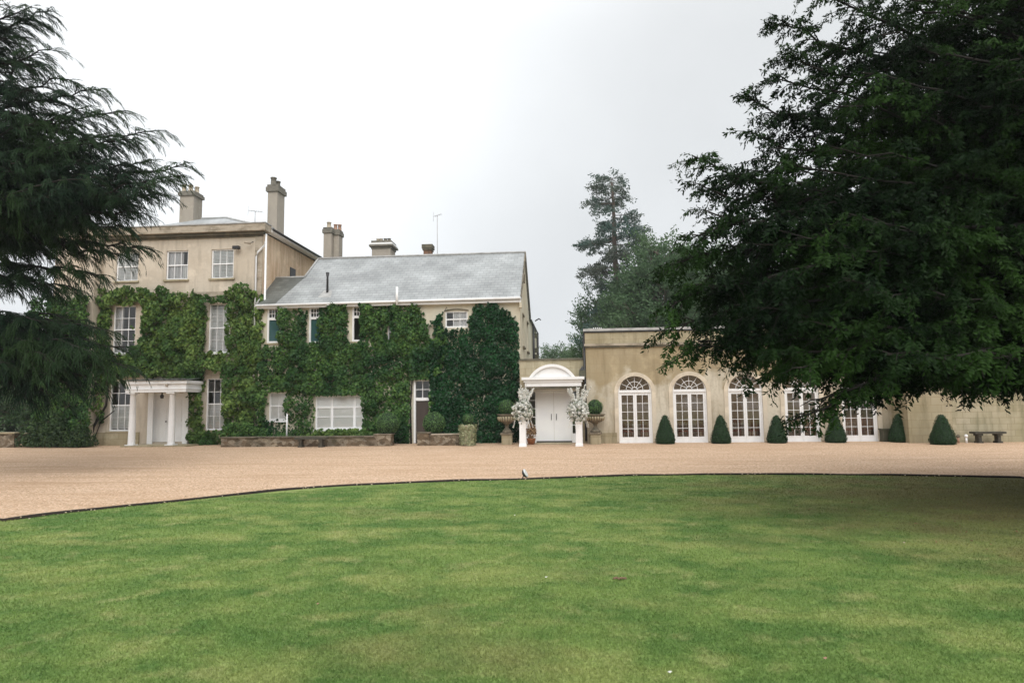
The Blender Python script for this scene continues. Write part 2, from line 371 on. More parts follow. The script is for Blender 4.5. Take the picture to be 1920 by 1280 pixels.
M['box'] = leaf_mat('box_leaf', (0.0406, 0.1015, 0.0290), (0.1377, 0.2610, 0.0798), 0.15, 0.5)
M['boxcone'] = leaf_mat('box_cone_leaf', (0.0068, 0.0323, 0.0087), (0.0272, 0.0791, 0.0217), 0.15, 0.5)
M['box_core'] = mat('box_core', (0.010, 0.028, 0.010), 0.9)
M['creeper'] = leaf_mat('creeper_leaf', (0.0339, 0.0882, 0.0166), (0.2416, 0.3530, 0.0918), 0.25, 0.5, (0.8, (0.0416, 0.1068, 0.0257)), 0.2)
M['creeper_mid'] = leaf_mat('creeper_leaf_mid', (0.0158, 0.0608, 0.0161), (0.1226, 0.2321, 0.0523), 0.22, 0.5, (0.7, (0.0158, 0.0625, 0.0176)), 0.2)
M['ivy'] = leaf_mat('ivy_leaf', (0.0017, 0.0235, 0.0065), (0.0155, 0.0955, 0.0226), 0.15, 0.4, (0.9, (0.0028, 0.0330, 0.0080)), 0.25)
M['cedar'] = leaf_mat('cedar_needle', (0.0038, 0.0141, 0.0077), (0.0166, 0.0408, 0.0192), 0.18, 0.55, (0.6, (0.0230, 0.0493, 0.0141)), 0.10)
M['yew'] = leaf_mat('yew_leaf', (0.0014, 0.0083, 0.0019), (0.0072, 0.0243, 0.0047), 0.18, 0.55, (0.8, (0.0260, 0.0634, 0.0105)), 0.10)
M['farleaf'] = leaf_mat('far_leaf_hazed', (0.0600, 0.1150, 0.0550), (0.1200, 0.2012, 0.0950), 0.3, 0.7, (0.12, (0.1300, 0.1955, 0.0900)))  # distance haze put into the paler, greyer leaf colours
M['farpine'] = leaf_mat('far_pine_leaf_hazed', (0.10, 0.125, 0.10), (0.17, 0.185, 0.15), 0.3, 0.7, (0.2, (0.075, 0.14, 0.12)))  # pale grey needles: haze put into the colour
M['shrub'] = leaf_mat('shrub_leaf', (0.02, 0.05, 0.02), (0.07, 0.12, 0.04), 0.25, 0.5)
M['variegated'] = leaf_mat('variegated_leaf', (0.1750, 0.2125, 0.1000), (0.5250, 0.5250, 0.3375), 0.2, 0.5)
M['petal'] = leaf_mat('white_petal', (0.86, 0.87, 0.83), (0.92, 0.92, 0.90), 0.4, 0.6)
M['flowerleaf'] = leaf_mat('flower_foliage', (0.03, 0.07, 0.02), (0.14, 0.19, 0.09), 0.25, 0.5)

def gravel_mat():
    m = bpy.data.materials.new('gravel'); m.use_nodes = True
    n, l = m.node_tree.nodes, m.node_tree.links; b = n['Principled BSDF']; b.inputs['Roughness'].default_value = 0.95
    b.inputs['Specular IOR Level'].default_value = 0.15
    tc = n.new('ShaderNodeTexCoord')
    v = n.new('ShaderNodeTexVoronoi'); v.inputs['Scale'].default_value = 38; l.new(tc.outputs['Object'], v.inputs['Vector'])
    sr = n.new('ShaderNodeSeparateColor'); l.new(v.outputs['Color'], sr.inputs[0])
    r = n.new('ShaderNodeValToRGB'); e = r.color_ramp.elements
    e[0].color = (0.2688, 0.1646, 0.0930, 1); e[1].color = (0.9041, 0.6955, 0.5121, 1)
    q = e.new(0.3); q.color = (0.5376, 0.3606, 0.2319, 1); q = e.new(0.7); q.color = (0.6846, 0.4827, 0.3298, 1)
    l.new(sr.outputs[0], r.inputs[0]); cur = r.outputs[0]
    def lay(scale, sv, lo, hi, colr, k):
        nonlocal cur
        mp = n.new('ShaderNodeMapping'); mp.inputs['Scale'].default_value = sv; l.new(tc.outputs['Object'], mp.inputs[0])
        t = n.new('ShaderNodeTexNoise'); t.inputs['Scale'].default_value = scale; t.inputs['Detail'].default_value = 6; l.new(mp.outputs[0], t.inputs['Vector'])
        q = n.new('ShaderNodeMapRange'); q.inputs['From Min'].default_value = lo; q.inputs['From Max'].default_value = hi; q.inputs['To Max'].default_value = k
        l.new(t.outputs[0], q.inputs['Value'])
        mix = n.new('ShaderNodeMix'); mix.data_type = 'RGBA'; l.new(q.outputs[0], mix.inputs[0]); l.new(cur, mix.inputs[6]); mix.inputs[7].default_value = (*colr, 1); cur = mix.outputs[2]
    lay(0.35, (1, 1.6, 1), 0.4, 0.65, (0.5502, 0.3662, 0.2319), 0.6)
    lay(7, (1, 1, 1), 0.42, 0.62, (0.4022, 0.2621, 0.1624), 0.55)
    lay(19, (1, 1, 1), 0.5, 0.62, (0.9041, 0.7325, 0.5741), 0.6)
    lay(0.5, (.35, 3.2, 1), 0.5, 0.66, (0.4641, 0.3058, 0.1860), 0.5)
    lay(1.2, (0.6, 2.2, 1), 0.52, 0.7, (0.7088, 0.5264, 0.3869), 0.5)
    l.new(cur, b.inputs['Base Color'])
    bp = n.new('ShaderNodeBump'); bp.inputs['Strength'].default_value = 0.8; bp.inputs['Distance'].default_value = 0.02
    l.new(v.outputs['Distance'], bp.inputs['Height']); bp.invert = True
    t2 = n.new('ShaderNodeTexNoise'); t2.inputs['Scale'].default_value = 5; t2.inputs['Detail'].default_value = 5; l.new(tc.outputs['Object'], t2.inputs['Vector'])
    bp2 = n.new('ShaderNodeBump'); bp2.inputs['Strength'].default_value = 0.7; bp2.inputs['Distance'].default_value = 0.08
    l.new(t2.outputs[0], bp2.inputs['Height']); l.new(bp.outputs[0], bp2.inputs['Normal']); l.new(bp2.outputs[0], b.inputs['Normal'])
    return m
def lawn_color(n, l, tc):
    base = n.new('ShaderNodeRGB'); base.outputs[0].default_value = (0.2073, 0.2986, 0.0813, 1); cur = base.outputs[0]
    def lay(scale, sv, lo, hi, colr, k, rot=0.0, loc=(0, 0, 0)):
        nonlocal cur
        mp = n.new('ShaderNodeMapping'); mp.inputs['Scale'].default_value = sv; mp.inputs['Rotation'].default_value = (0, 0, rot); mp.inputs['Location'].default_value = loc
        l.new(tc.outputs['Object'], mp.inputs[0])
        t = n.new('ShaderNodeTexNoise'); t.inputs['Scale'].default_value = scale; t.inputs['Detail'].default_value = 5; t.inputs['Roughness'].default_value = 0.6; l.new(mp.outputs[0], t.inputs['Vector'])
        q = n.new('ShaderNodeMapRange'); q.inputs['From Min'].default_value = lo; q.inputs['From Max'].default_value = hi; q.inputs['To Max'].default_value = k
        l.new(t.outputs[0], q.inputs['Value'])
        mix = n.new('ShaderNodeMix'); mix.data_type = 'RGBA'; l.new(q.outputs[0], mix.inputs[0]); l.new(cur, mix.inputs[6]); mix.inputs[7].default_value = (*colr, 1); cur = mix.outputs[2]
    lay(0.55, (1, 1.3, 1), 0.42, 0.60, (0.1009, 0.2024, 0.0481), 0.85, 0.2)
    lay(1.7, (1, 1.2, 1), 0.50, 0.66, (0.0911, 0.1877, 0.0440), 0.8, 0.5, (3, 1, 0))
    lay(0.8, (1, 1.5, 1), 0.50, 0.66, (0.3181, 0.3646, 0.1228), 0.75, -0.3, (7, 2, 0))
    lay(2.6, (1, 1, 1), 0.56, 0.70, (0.4037, 0.4107, 0.1757), 0.55, 0, (1, 9, 0))
    lay(0.33, (1, 1.3, 1), 0.56, 0.70, (0.3433, 0.3193, 0.1319), 0.6, 0, (5.3, 3.4, 0))
    # dry, needle-strewn turf round the foot of the yew
    vm = n.new('ShaderNodeVectorMath'); vm.operation = 'DISTANCE'; vm.inputs[1].default_value = (9.5, 12.0, 0); l.new(tc.outputs['Object'], vm.inputs[0])
    t = n.new('ShaderNodeTexNoise'); t.inputs['Scale'].default_value = 0.9; t.inputs['Detail'].default_value = 4; l.new(tc.outputs['Object'], t.inputs['Vector'])
    ma = n.new('ShaderNodeMath'); ma.operation = 'MULTIPLY_ADD'; ma.inputs[1].default_value = 9; l.new(t.outputs[0], ma.inputs[0]); l.new(vm.outputs['Value'], ma.inputs[2])
    q = n.new('ShaderNodeMapRange'); q.inputs['From Min'].default_value = 12.5; q.inputs['From Max'].default_value = 8.0; q.inputs['To Max'].default_value = 0.75
    l.new(ma.outputs[0], q.inputs['Value'])
    mix = n.new('ShaderNodeMix'); mix.data_type = 'RGBA'; l.new(q.outputs[0], mix.inputs[0]); l.new(cur, mix.inputs[6]); mix.inputs[7].default_value = (0.2018, 0.1651, 0.0747, 1)
    return mix.outputs[2]
def lawn_mat(blade=False):
    m = bpy.data.materials.new('lawn_blades' if blade else 'lawn_turf'); m.use_nodes = True
    n, l = m.node_tree.nodes, m.node_tree.links; b = n['Principled BSDF']; b.inputs['Roughness'].default_value = 0.7 if blade else 0.9
    b.inputs['Specular IOR Level'].default_value = 0.25
    tc = n.new('ShaderNodeTexCoord'); cur = lawn_color(n, l, tc)
    if blade:
        geo = n.new('ShaderNodeNewGeometry'); r = n.new('ShaderNodeMapRange'); r.inputs['To Min'].default_value = 0.82; r.inputs['To Max'].default_value = 1.25
        l.new(geo.outputs['Random Per Island'], r.inputs['Value'])
        vs_ = n.new('ShaderNodeVectorMath'); vs_.operation = 'SCALE'; l.new(cur, vs_.inputs[0]); l.new(r.outputs[0], vs_.inputs['Scale'])
        l.new(vs_.outputs[0], b.inputs['Base Color'])
        tr = n.new('ShaderNodeBsdfTranslucent'); l.new(vs_.outputs[0], tr.inputs[0])
        ms = n.new('ShaderNodeMixShader'); ms.inputs[0].default_value = 0.3
        l.new(b.outputs[0], ms.inputs[1]); l.new(tr.outputs[0], ms.inputs[2]); l.new(ms.outputs[0], n['Material Output'].inputs[0])
    else:
        mp = n.new('ShaderNodeMapping'); mp.inputs['Scale'].default_value = (1, 1, 1); l.new(tc.outputs['Object'], mp.inputs[0])
        t = n.new('ShaderNodeTexNoise'); t.inputs['Scale'].default_value = 34; t.inputs['Detail'].default_value = 4; l.new(mp.outputs[0], t.inputs['Vector'])
        r = n.new('ShaderNodeMapRange'); r.inputs['From Min'].default_value = 0.3; r.inputs['From Max'].default_value = 0.7
        r.inputs['To Min'].default_value = 0.72; r.inputs['To Max'].default_value = 1.2; l.new(t.outputs[0], r.inputs['Value'])
        vs_ = n.new('ShaderNodeVectorMath'); vs_.operation = 'SCALE'; l.new(cur, vs_.inputs[0]); l.new(r.outputs[0], vs_.inputs['Scale'])
        l.new(vs_.outputs[0], b.inputs['Base Color'])
        bp = n.new('ShaderNodeBump'); bp.inputs['Strength'].default_value = 0.8; bp.inputs['Distance'].default_value = 0.05
        l.new(t.outputs[0], bp.inputs['Height']); l.new(bp.outputs[0], b.inputs['Normal'])
    return m
M['gravel'] = gravel_mat(); M['lawn'] = lawn_mat(); M['blade'] = lawn_mat(True)
M['pebble'] = mat('pebble', (0.62, 0.54, 0.42), 0.85, [(3, (0.4, 0.28, 0.18), 0.4, 0.65, (1, 1, 1))])
M['soil'] = mat('soil', (0.014, 0.011, 0.008), 0.95, [(12, (0.035, 0.024, 0.016), 0.4, 0.7, (1, 1, 1))], (30, 0.8, 0.02))
M['field'] = mat('field_grass', (0.07, 0.12, 0.035), 0.95, [(0.3, (0.05, 0.09, 0.03), 0.4, 0.7, (1, 1, 1))])

# ------------------------------------------------------------------ ground
def disc(cx, cy, r, z, n=96):
    mb = MB(); mb.poly([(cx + r * math.cos(2 * math.pi * k / n), cy + r * math.sin(2 * math.pi * k / n), z) for k in range(n)]); return mb
tag(MB().quad((-600, -300, -0.05), (600, -300, -0.05), (600, 900, -0.05), (-600, 900, -0.05)).build('ground', M['field']), kind='structure')
tag(MB().quad((-60, -12, 0), (45, -12, 0), (45, 34, 0), (-60, 34, 0)).build('gravel_drive', M['gravel']), kind='structure')
EP = [gnd(a, b, 0.05) for a, b in ((0, 978), (150, 959), (300, 944), (450, 928), (600, 914), (800, 904), (985, 899), (1150, 893), (1300, 891), (1450, 890), (1600, 891), (1920, 896))]
A_ = np.array([[p[0], p[1], 1] for p in EP]); B_ = np.array([-(p[0] ** 2 + p[1] ** 2) for p in EP])
sol = np.linalg.lstsq(A_, B_, rcond=None)[0]
LCX, LCY = -sol[0] / 2, -sol[1] / 2; LR = math.sqrt(LCX ** 2 + LCY ** 2 - sol[2])
print('lawn circle', LCX, LCY, LR)
LZ = 0.05
def edge_r(a):     # radius with the small wander of a hand cut edge, following the traced points
    return LR + 0.03 * math.sin(a * 9) + 0.02 * math.sin(a * 23 + 1) + 0.012 * math.sin(a * 71)
def ring_corr():
    angs = np.array([math.atan2(p[1] - LCY, p[0] - LCX) for p in EP]); rs = np.array([math.hypot(p[0] - LCX, p[1] - LCY) for p in EP]) - LR
    o = np.argsort(angs); return angs[o], rs[o]
RA, RD = ring_corr()
def er(a):
    aa = a if a <= math.pi else a - 2 * math.pi
    return edge_r(a) + float(np.interp(aa, RA, RD, left=0, right=0))
NE = 1440
mb = MB(); mb.poly([(LCX + er(2 * math.pi * k / NE) * math.cos(2 * math.pi * k / NE), LCY + er(2 * math.pi * k / NE) * math.sin(2 * math.pi * k / NE), LZ) for k in range(NE)])
tag(mb.build('lawn', M['lawn']), kind='structure')
# dark cut edge: soil shoulder and edging strip just outside the turf
mb = MB()
vs_, fs_ = [], []
for k in range(NE):
    a = 2 * math.pi * k / NE; w = 0.5 + 0.5 * math.sin(a * 37) * math.sin(a * 11 + 2)
    top = LZ + 0.03 + 0.012 * w
    for rr, z in ((er(a) + 0.002, 0.0), (er(a) + 0.006, top - 0.005), (er(a) + 0.06 + 0.03 * w, top), (er(a) + 0.10 + 0.10 * w, 0.004)):
        vs_.append((LCX + rr * math.cos(a), LCY + rr * math.sin(a), z))
for k in range(NE):
    k2 = (k + 1) % NE
    for j in range(3): fs_.append((k * 4 + j, k * 4 + j + 1, k2 * 4 + j + 1, k2 * 4 + j))
mb.add(vs_, fs_, True)
tag(mb.build('lawn_edging', M['soil']), kind='structure')

# pale pebbles kicked on to the edge of the lawn
mb = MB(); g_ = np.random.default_rng(77)
for k in range(420):
    a = R(35) + R(130) * g_.random(); rr = er(a) + g_.normal(.05, .16) if k % 3 else er(a) + .1 + abs(g_.normal(0, .8)); s_ = g_.uniform(.008, .022)
    zz = LZ + .02 if rr < er(a) else (.075 if rr < er(a) + .12 else .003)
    mb.lathe((LCX + rr * math.cos(a), LCY + rr * math.sin(a), zz), [(s_ * .5, 0), (s_, s_ * .4), (s_ * .5, s_ * .9)], 5)
tag(mb.build('pebbles', M['pebble']), 'pale pebbles strewn along the lawn edge', 'pebbles', kind='stuff')

# grass blades: density falls with distance
def grass():
    out = []
    def patch(d, h, w):
        n = len(d)
        a = R(5) + R(90) + (rng.random(n) - 0.5) * R(86)
        x = d * np.cos(a); y = d * np.sin(a)
        ok = np.hypot(x - LCX, y - LCY) < LR + 0.02
        x, y, d = x[ok], y[ok], d[ok]; m = len(x)
        hh = h * (0.5 + rng.random(m)); ww = (0.0016 + w * d) * (0.7 + 0.6 * rng.random(m))
        th = rng.random(m) * 2 * np.pi; lean = hh * (0.3 + 0.9 * rng.random(m)); la = rng.random(m) * 2 * np.pi
        V = np.zeros((m, 4, 3)); 
        bx, by = np.cos(th) * ww / 2, np.sin(th) * ww / 2
        lx, ly = np.cos(la) * lean, np.sin(la) * lean
        V[:, 0] = np.stack([x - bx, y - by, np.full(m, LZ - 0.002)], 1)
        V[:, 1] = np.stack([x + bx, y + by, np.full(m, LZ - 0.002)], 1)
        V[:, 2] = np.stack([x + bx * .5 + lx * .5, y + by * .5 + ly * .5, LZ + hh * .6], 1)
        V[:, 3] = np.stack([x + lx, y + ly, LZ + hh], 1)
        out.append(V)
    N_ = 620000; r0, r1 = 2.2, 17.5
    u = rng.random(N_); d = r0 * (r1 / r0) ** u            # constant density on screen
    patch(d, 0.017, 0.0009)
    V = np.concatenate(out)
    return tag(link_mesh('grass', quads_mesh('grass', V), M['blade']), 'short mown green grass with dry straw coloured patches', 'grass', kind='stuff')
grass()

# ------------------------------------------------------------------ wall with openings
def wall(mb, X0, X1, Z0, Z1, Y, rects, depth=0.3, axis='x', sign=1):
    """front face at Y with rectangular openings and reveals; axis 'y': the wall runs along y at x=Y facing +x"""
    def P(u, z, d):
        return (u, Y + d, z) if axis == 'x' else (Y - d, u, z)
    us = sorted({X0, X1, *[r[0] for r in rects], *[r[1] for r in rects]}); zs = sorted({Z0, Z1, *[r[2] for r in rects], *[r[3] for r in rects]})
    for i in range(len(us) - 1):
        for j in range(len(zs) - 1):
            cu, cz = (us[i] + us[i + 1]) / 2, (zs[j] + zs[j + 1]) / 2
            if any(r[0] < cu < r[1] and r[2] < cz < r[3] for r in rects): continue
            mb.quad(P(us[i], zs[j], 0), P(us[i + 1], zs[j], 0), P(us[i + 1], zs[j + 1], 0), P(us[i], zs[j + 1], 0))
            mb.quad(P(us[i + 1], zs[j], depth), P(us[i], zs[j], depth), P(us[i], zs[j + 1], depth), P(us[i + 1], zs[j + 1], depth))
    for (a, b, c, d) in rects:
        mb.quad(P(a, c, 0), P(a, c, depth), P(a, d, depth), P(a, d, 0)); mb.quad(P(b, c, depth), P(b, c, 0), P(b, d, 0), P(b, d, depth))
        mb.quad(P(a, d, 0), P(a, d, depth), P(b, d, depth), P(b, d, 0)); mb.quad(P(a, c, depth), P(a, c, 0), P(b, c, 0), P(b, c, depth))

def sash(parent, x0, x1, z0, z1, Y, cols, rows, inside=None, sill=True, meet=None, rec=0.07, label=None, fw=0.06, bar=0.024, rmat='stucco'):
    """sash window: frame and glazing bars (window) with pane, sill and what hangs inside as sub-parts"""
    y0 = Y + rec
    mb = MB()
    mb.box(x0, x0 + fw, y0, y0 + 0.09, z0, z1); mb.box(x1 - fw, x1, y0, y0 + 0.09, z0, z1)
    mb.box(x0 + fw, x1 - fw, y0 + 0.002, y0 + 0.09, z0, z0 + fw * 1.25); mb.box(x0 + fw, x1 - fw, y0 + 0.002, y0 + 0.09, z1 - fw, z1)
    a0, a1, b0, b1 = x0 + fw, x1 - fw, z0 + fw * 1.25, z1 - fw
    for i in range(1, cols):
        c = a0 + (a1 - a0) * i / cols; mb.box(c - bar / 2, c + bar / 2, y0 + 0.02, y0 + 0.06, b0, b1)
    for j in range(1, rows):
        c = b0 + (b1 - b0) * j / rows
        if j * 2 == rows: mb.box(a0, a1, y0 + 0.012, y0 + 0.075, c - 0.028, c + 0.028)
        else: mb.box(a0, a1, y0 + 0.023, y0 + 0.057, c - bar / 2, c + bar / 2)
    w = mb.build('window', M['white'], parent)
    if label: w['label'] = label
    MB().quad((a0, y0 + 0.045, b0), (a1, y0 + 0.045, b0), (a1, y0 + 0.045, b1), (a0, y0 + 0.045, b1)).build('pane', M['glass'], w)
    if sill: MB().box(x0 - 0.08, x1 + 0.08, Y - 0.09, Y + rec - 0.002, z0 - 0.08, z0).build('sill', M['stone' if sill is True else sill], w)
    yi = y0 + 0.065
    if inside:
        for (kind, f0, f1, g0, g1) in inside:      # fractions of the opening
            u0, u1 = x0 + (x1 - x0) * f0, x0 + (x1 - x0) * f1; v0, v1 = z0 + (z1 - z0) * g0, z0 + (z1 - z0) * g1
            mb = MB()
            if kind == 'blind':
                mb.box(u0, u1, yi, yi + 0.01, v0, v1); mb.box(u0, u1, yi - 0.012, yi + 0.02, v0 - 0.02, v0 + 0.012); mb.build('blind', M['blind'], w)
            elif kind == 'shutter':
                nn = max(2, int((u1 - u0) / 0.28))
                for q in range(nn):
                    s0 = u0 + (u1 - u0) * q / nn; s1 = u0 + (u1 - u0) * (q + 1) / nn
                    mb.box(s0, s0 + 0.035, yi, yi + 0.035, v0, v1); mb.box(s1 - 0.035, s1, yi, yi + 0.035, v0, v1)
                    z = v0 + 0.04
                    while z < v1 - 0.03:
                        mb.quad((s0 + 0.035, yi + 0.002, z), (s1 - 0.035, yi + 0.002, z), (s1 - 0.035, yi + 0.022, z + 0.058), (s0 + 0.035, yi + 0.022, z + 0.058)); z += 0.07
                mb.build('shutter', M['shutter'], w)
            else:
                n_ = 26; vs1 = []
                for q in range(n_ + 1):
                    u = u0 + (u1 - u0) * q / n_; vs1 += [(u, yi + 0.05 + 0.03 * math.sin(q * 1.9), v0), (u, yi + 0.05 + 0.02 * math.sin(q * 1.9), v1)]
                mb.add(vs1, [(2 * q, 2 * q + 2, 2 * q + 3, 2 * q + 1) for q in range(n_)], True).build('curtain', M['curtain'], w)
    return w

def pot(parent, x, y, z, h, r=0.13, m='pot'):
    h *= .8; r *= .85
    MB().lathe((x, y, z), [(r * 1.05, 0), (r * 1.1, h * .08), (r * .95, h * .12), (r * .82, h * .85), (r * 1.02, h * .88), (r * 1.02, h), (r * .7, h), (r * .7, h * .8)], 14).build('chimney_pot', M[m], parent)

# ------------------------------------------------------------------ manor house (left)
YM = 31.2
XL, XR = at(150, 640, YM)[0], at(488, 640, YM)[0]
ZC = at(474, 422.7, YM)[1]                       # top of cornice
DM = 9.5
house = thing('manor_house', 'three storey buff stucco manor house with white portico, shutters and creeper', 'house', ((XL + XR) / 2, YM, 0))
def rectpx(a, b, t, u, Y):
    x0, _ = at(a, (t + u) / 2, Y); x1, _ = at(b, (t + u) / 2, Y); mid = (a + b) / 2
    return [x0, x1, at(mid, u, Y)[1], at(mid, t, Y)[1]]
top = [rectpx(218, 259, 472.5, 528, YM), rectpx(311.5, 352.4, 469.7, 524, YM), rectpx(396, 438, 467.5, 521, YM)]
zt0 = sum(r[2] for r in top) / 3; zt1 = sum(r[3] for r in top) / 3
for r in top: r[2], r[3] = zt0, zt1
midw = [rectpx(211.5, 253.5, 573, 663, YM), rectpx(391, 431, 569, 661, YM)]
lowr = [rectpx(205, 247, 712, 808, YM), rectpx(386, 425, 709, 806, YM)]
doorr = [at(278, 780, YM)[0], at(345, 780, YM)[0], 0.14, at(310, 737, YM)[1]]
ops = top + midw + lowr + [doorr]
mb = MB(); wall(mb, XL, XR, 0, ZC - 0.05, YM, [tuple(r) for r in ops])
mb.quad((XL, YM + DM, 0), (XL, YM, 0), (XL, YM, ZC - .05), (XL, YM + DM, ZC - .05))
mb.quad((XR, YM + DM, 0), (XL, YM + DM, 0), (XL, YM + DM, ZC - .05), (XR, YM + DM, ZC - .05))
mb.quad((XL, YM + 3.2, 0), (XR, YM + 3.2, 0), (XR, YM + 3.2, ZC), (XL, YM + 3.2, ZC))
mb.build('wall', M['stucco'], house)
MB().quad((XR, YM, 0), (XR, YM + DM, 0), (XR, YM + DM, ZC - .35), (XR, YM, ZC - .35)).build('side_wall', M['stucco_side'], house)
# projecting bay at the far left
BX0, BX1 = at(96, 640, YM - 0.6)[0], at(172, 640, YM - 0.6)[0]
MB().box(BX0, BX1, YM - 0.6, YM + 4, 0, ZC - 0.05).build('bay', M['stucco'], house)
MB().box(BX0 - .05, BX1 + .05, YM - 0.85, YM + 4, ZC - .42, ZC).build('bay_parapet', M['cornice'], house)
MB().box(BX0 - .08, BX1 + .08, YM - 0.90, YM + 4, ZC + .003, ZC + .05).build('bay_coping', M['lead'], house)
# cornice and blocking course
MB().box(BX1 + 0.05, XR + 0.30, YM - 0.38, YM + 0.3, ZC - 0.34, ZC).build('cornice', M['cornice'], house)
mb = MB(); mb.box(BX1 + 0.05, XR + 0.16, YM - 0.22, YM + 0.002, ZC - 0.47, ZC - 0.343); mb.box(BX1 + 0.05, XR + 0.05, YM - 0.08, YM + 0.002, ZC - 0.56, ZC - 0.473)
mb.build('bed_mould', M['bedmould'], house)  # shadow under the cornice put into the dark stained colour
MB().box(BX1 + 0.05, XR + 0.33, YM - 0.42, YM + 0.3, ZC + 0.003, ZC + 0.05).build('coping', M['lead'], house)
MB().box(BX1 + 0.01, XR + 0.004, YM - 0.06, YM - 0.002, at(400, 556, YM)[1], at(400, 547, YM)[1]).build('string_course', M['cornice'], house)
mb = MB(); mb.box(XR - 0.34, XR + 0.02, YM - 0.05, YM - 0.002, 0.5, ZC - 0.57); mb.build('corner_pilaster', M['cornice'], house)
for a_, b_ in ((BX1 + .02, at(262, 800, YM)[0]), (at(360, 800, YM)[0], XR)): MB().box(a_, b_, YM - 0.07, YM - 0.002, 0, 0.62).build('plinth', M['stone'], house)
# roof
RY = YM + 4.6; RZ = at(425, 409, RY)[1]; RX1 = at(425, 409, RY)[0]; RX0 = XL + 3.4
ez = ZC - 0.25
mb = MB(); A = (XL, YM + .3, ez + .1); B = (XR + .35, YM + .3, ez + .1); C = (XR + .35, YM + DM, ez + .1); D = (XL, YM + DM, ez + .1)
mb.quad(A, B, (RX1, RY, RZ), (RX0, RY, RZ)); mb.poly([B, C, (RX1, RY, RZ)]); mb.quad(C, D, (RX0, RY, RZ), (RX1, RY, RZ)); mb.poly([D, A, (RX0, RY, RZ)])
mb.build('roof', M['slate'], house)
MB().tube([(RX0, RY, RZ + .02), (RX1, RY, RZ + .02), (XR + .3, YM + .5, ez + .2)], 0.07, 6).build('ridge', M['lead'], house)
mb = MB(); mb.box(XR + .004, XR + .40, YM + .3, YM + DM, ez - .04, ez + .09); mb.build('side_eaves', M['white'], house)
MB().tube([(XR + .44, YM + .2, ez + .06), (XR + .44, YM + DM, ez + .06)], 0.06, 8).build('gutter', M['dark'], house)
# chimneys
def chimney(parent, a, b, t, u, Y, depth, pots, capm='chimneycap', m='chimney', caph=0.28, base=None, capx=0.09):
    x0 = at(a, u, Y)[0]; x1 = at(b, u, Y)[0]; z1 = at((a + b) / 2, t, Y)[1]; z0 = base if base is not None else at((a + b) / 2, u, Y)[1] - 1.5
    c = MB().box(x0, x1, Y, Y + depth, z0, z1 - caph).build('chimney', M[m], parent)
    mb = MB(); mb.box(x0 - capx, x1 + capx, Y - capx, Y + depth + capx, z1 - caph + .003, z1 - caph * .35)
    mb.box(x0 - capx * .4, x1 + capx * .4, Y - capx * .4, Y + depth + capx * .4, z1 - caph * .35 + .003, z1)
    mb.build('cap', M[capm], c)
    for (px, h, r, dy, mm_) in pots:
        pot(c, at(px, t, Y)[0], Y + depth * dy, z1, h, r, mm_)
    return c
chimney(house, 336, 362, 358, 414, RY + .2, 0.9, [(340, .55, .15, .3, 'pot'), (346, .68, .15, .7, 'pot'), (352, .5, .14, .3, 'pot'), (358, .52, .15, .7, 'pot')])
chimney(house, 500, 518, 346, 470, 35.6, 0.95, [(508, .62, .2, .35, 'chimneycap'), (510, .5, .2, .75, 'chimneycap')], caph=0.4)
chimney(house, 475, 489, 434, 446, YM + 1.6, 0.5, [(478, .45, .14, .4, 'pot'), (487, .42, .14, .6, 'pot')], capx=.04, base=ZC - .6)
MB().box(at(467, 417, YM)[0], at(474, 417, YM)[0], YM + .35, YM + .6, ZC + .05, at(470, 414, YM)[1]).build('vent_box', M['greypaint'], house)
def aerial(parent, x, y, z, h, arm=0.8, tilt=0.1, n=7):
    a = MB().tube([(x, y, z), (x, y, z + h)], 0.018, 6).build('aerial', M['lead'], parent)
    mb = MB(); t = z + h
    mb.tube([(x - arm * .5, y, t + tilt * .5), (x + arm * .5, y, t - tilt * .5)], 0.012, 5)
    for k in range(n):
        f = -.5 + k / (n - 1); L = .16 if k else .26
        mb.tube([(x + arm * f, y - .02, t - tilt * f - L), (x + arm * f, y + .02, t - tilt * f + L)] if k == 0 else [(x + arm * f, y - L, t - tilt * f), (x + arm * f, y + L, t - tilt * f)], 0.008, 4)
    mb.build('aerial_rods', M['lead'], a)
p = at(478, 418, YM + 1.8); aerial(house, p[0], YM + 1.8, p[1] - .3, at(478, 396, YM + 1.8)[1] - p[1] + .3, 0.75)
# windows
sash(house, *top[0], YM, 3, 2, [('shutter', 0.06, 0.94, 0.05, 0.95)], label='attic sash window behind the cedar branch')
sash(house, *top[1], YM, 3, 2, [('curtain', 0.05, 0.72, 0.03, 0.97), ('shutter', 0.72, 0.95, 0.05, 0.5)], label='attic sash window with pale curtain')
sash(house, *top[2], YM, 3, 2, [('shutter', 0.06, 0.94, 0.05, 0.95)], label='attic sash window with louvred shutters')
sash(house, *midw[0], YM, 3, 4, [('curtain', 0.04, 0.38, 0.03, 0.97)], sill='white')
sash(house, *midw[1], YM, 3, 4, [('shutter', 0.05, 0.95, 0.03, 0.5), ('shutter', 0.05, 0.95, 0.5, 0.97)], sill='white')
sash(house, *lowr[0], YM, 3, 4, [('shutter', 0.05, 0.95, 0.03, 0.5)])
sash(house, *lowr[1], YM, 3, 4, [('shutter', 0.05, 0.95, 0.03, 0.5)])
# downpipes
def pipe(parent, pts, r=0.05, m='white', name='downpipe'): return MB().tube(pts, r, 8).build(name, M[m], parent)
xa = at(478, 520, YM - .2)[0]; xb = at(496, 520, YM - .2)[0]
pipe(house, [(xb - .02, YM - .15, at(497, 455, YM)[1]), (xb - .08, YM - .17, at(497, 463, YM)[1]), (xa + .1, YM - .15, at(480, 474, YM)[1]), (xa, YM - .12, at(478, 482, YM)[1]), (xa, YM - .12, 3.2)])
pipe(house, [(xb, YM - .12, at(495, 440, YM)[1]), (xb, YM - .12, 0.1)])
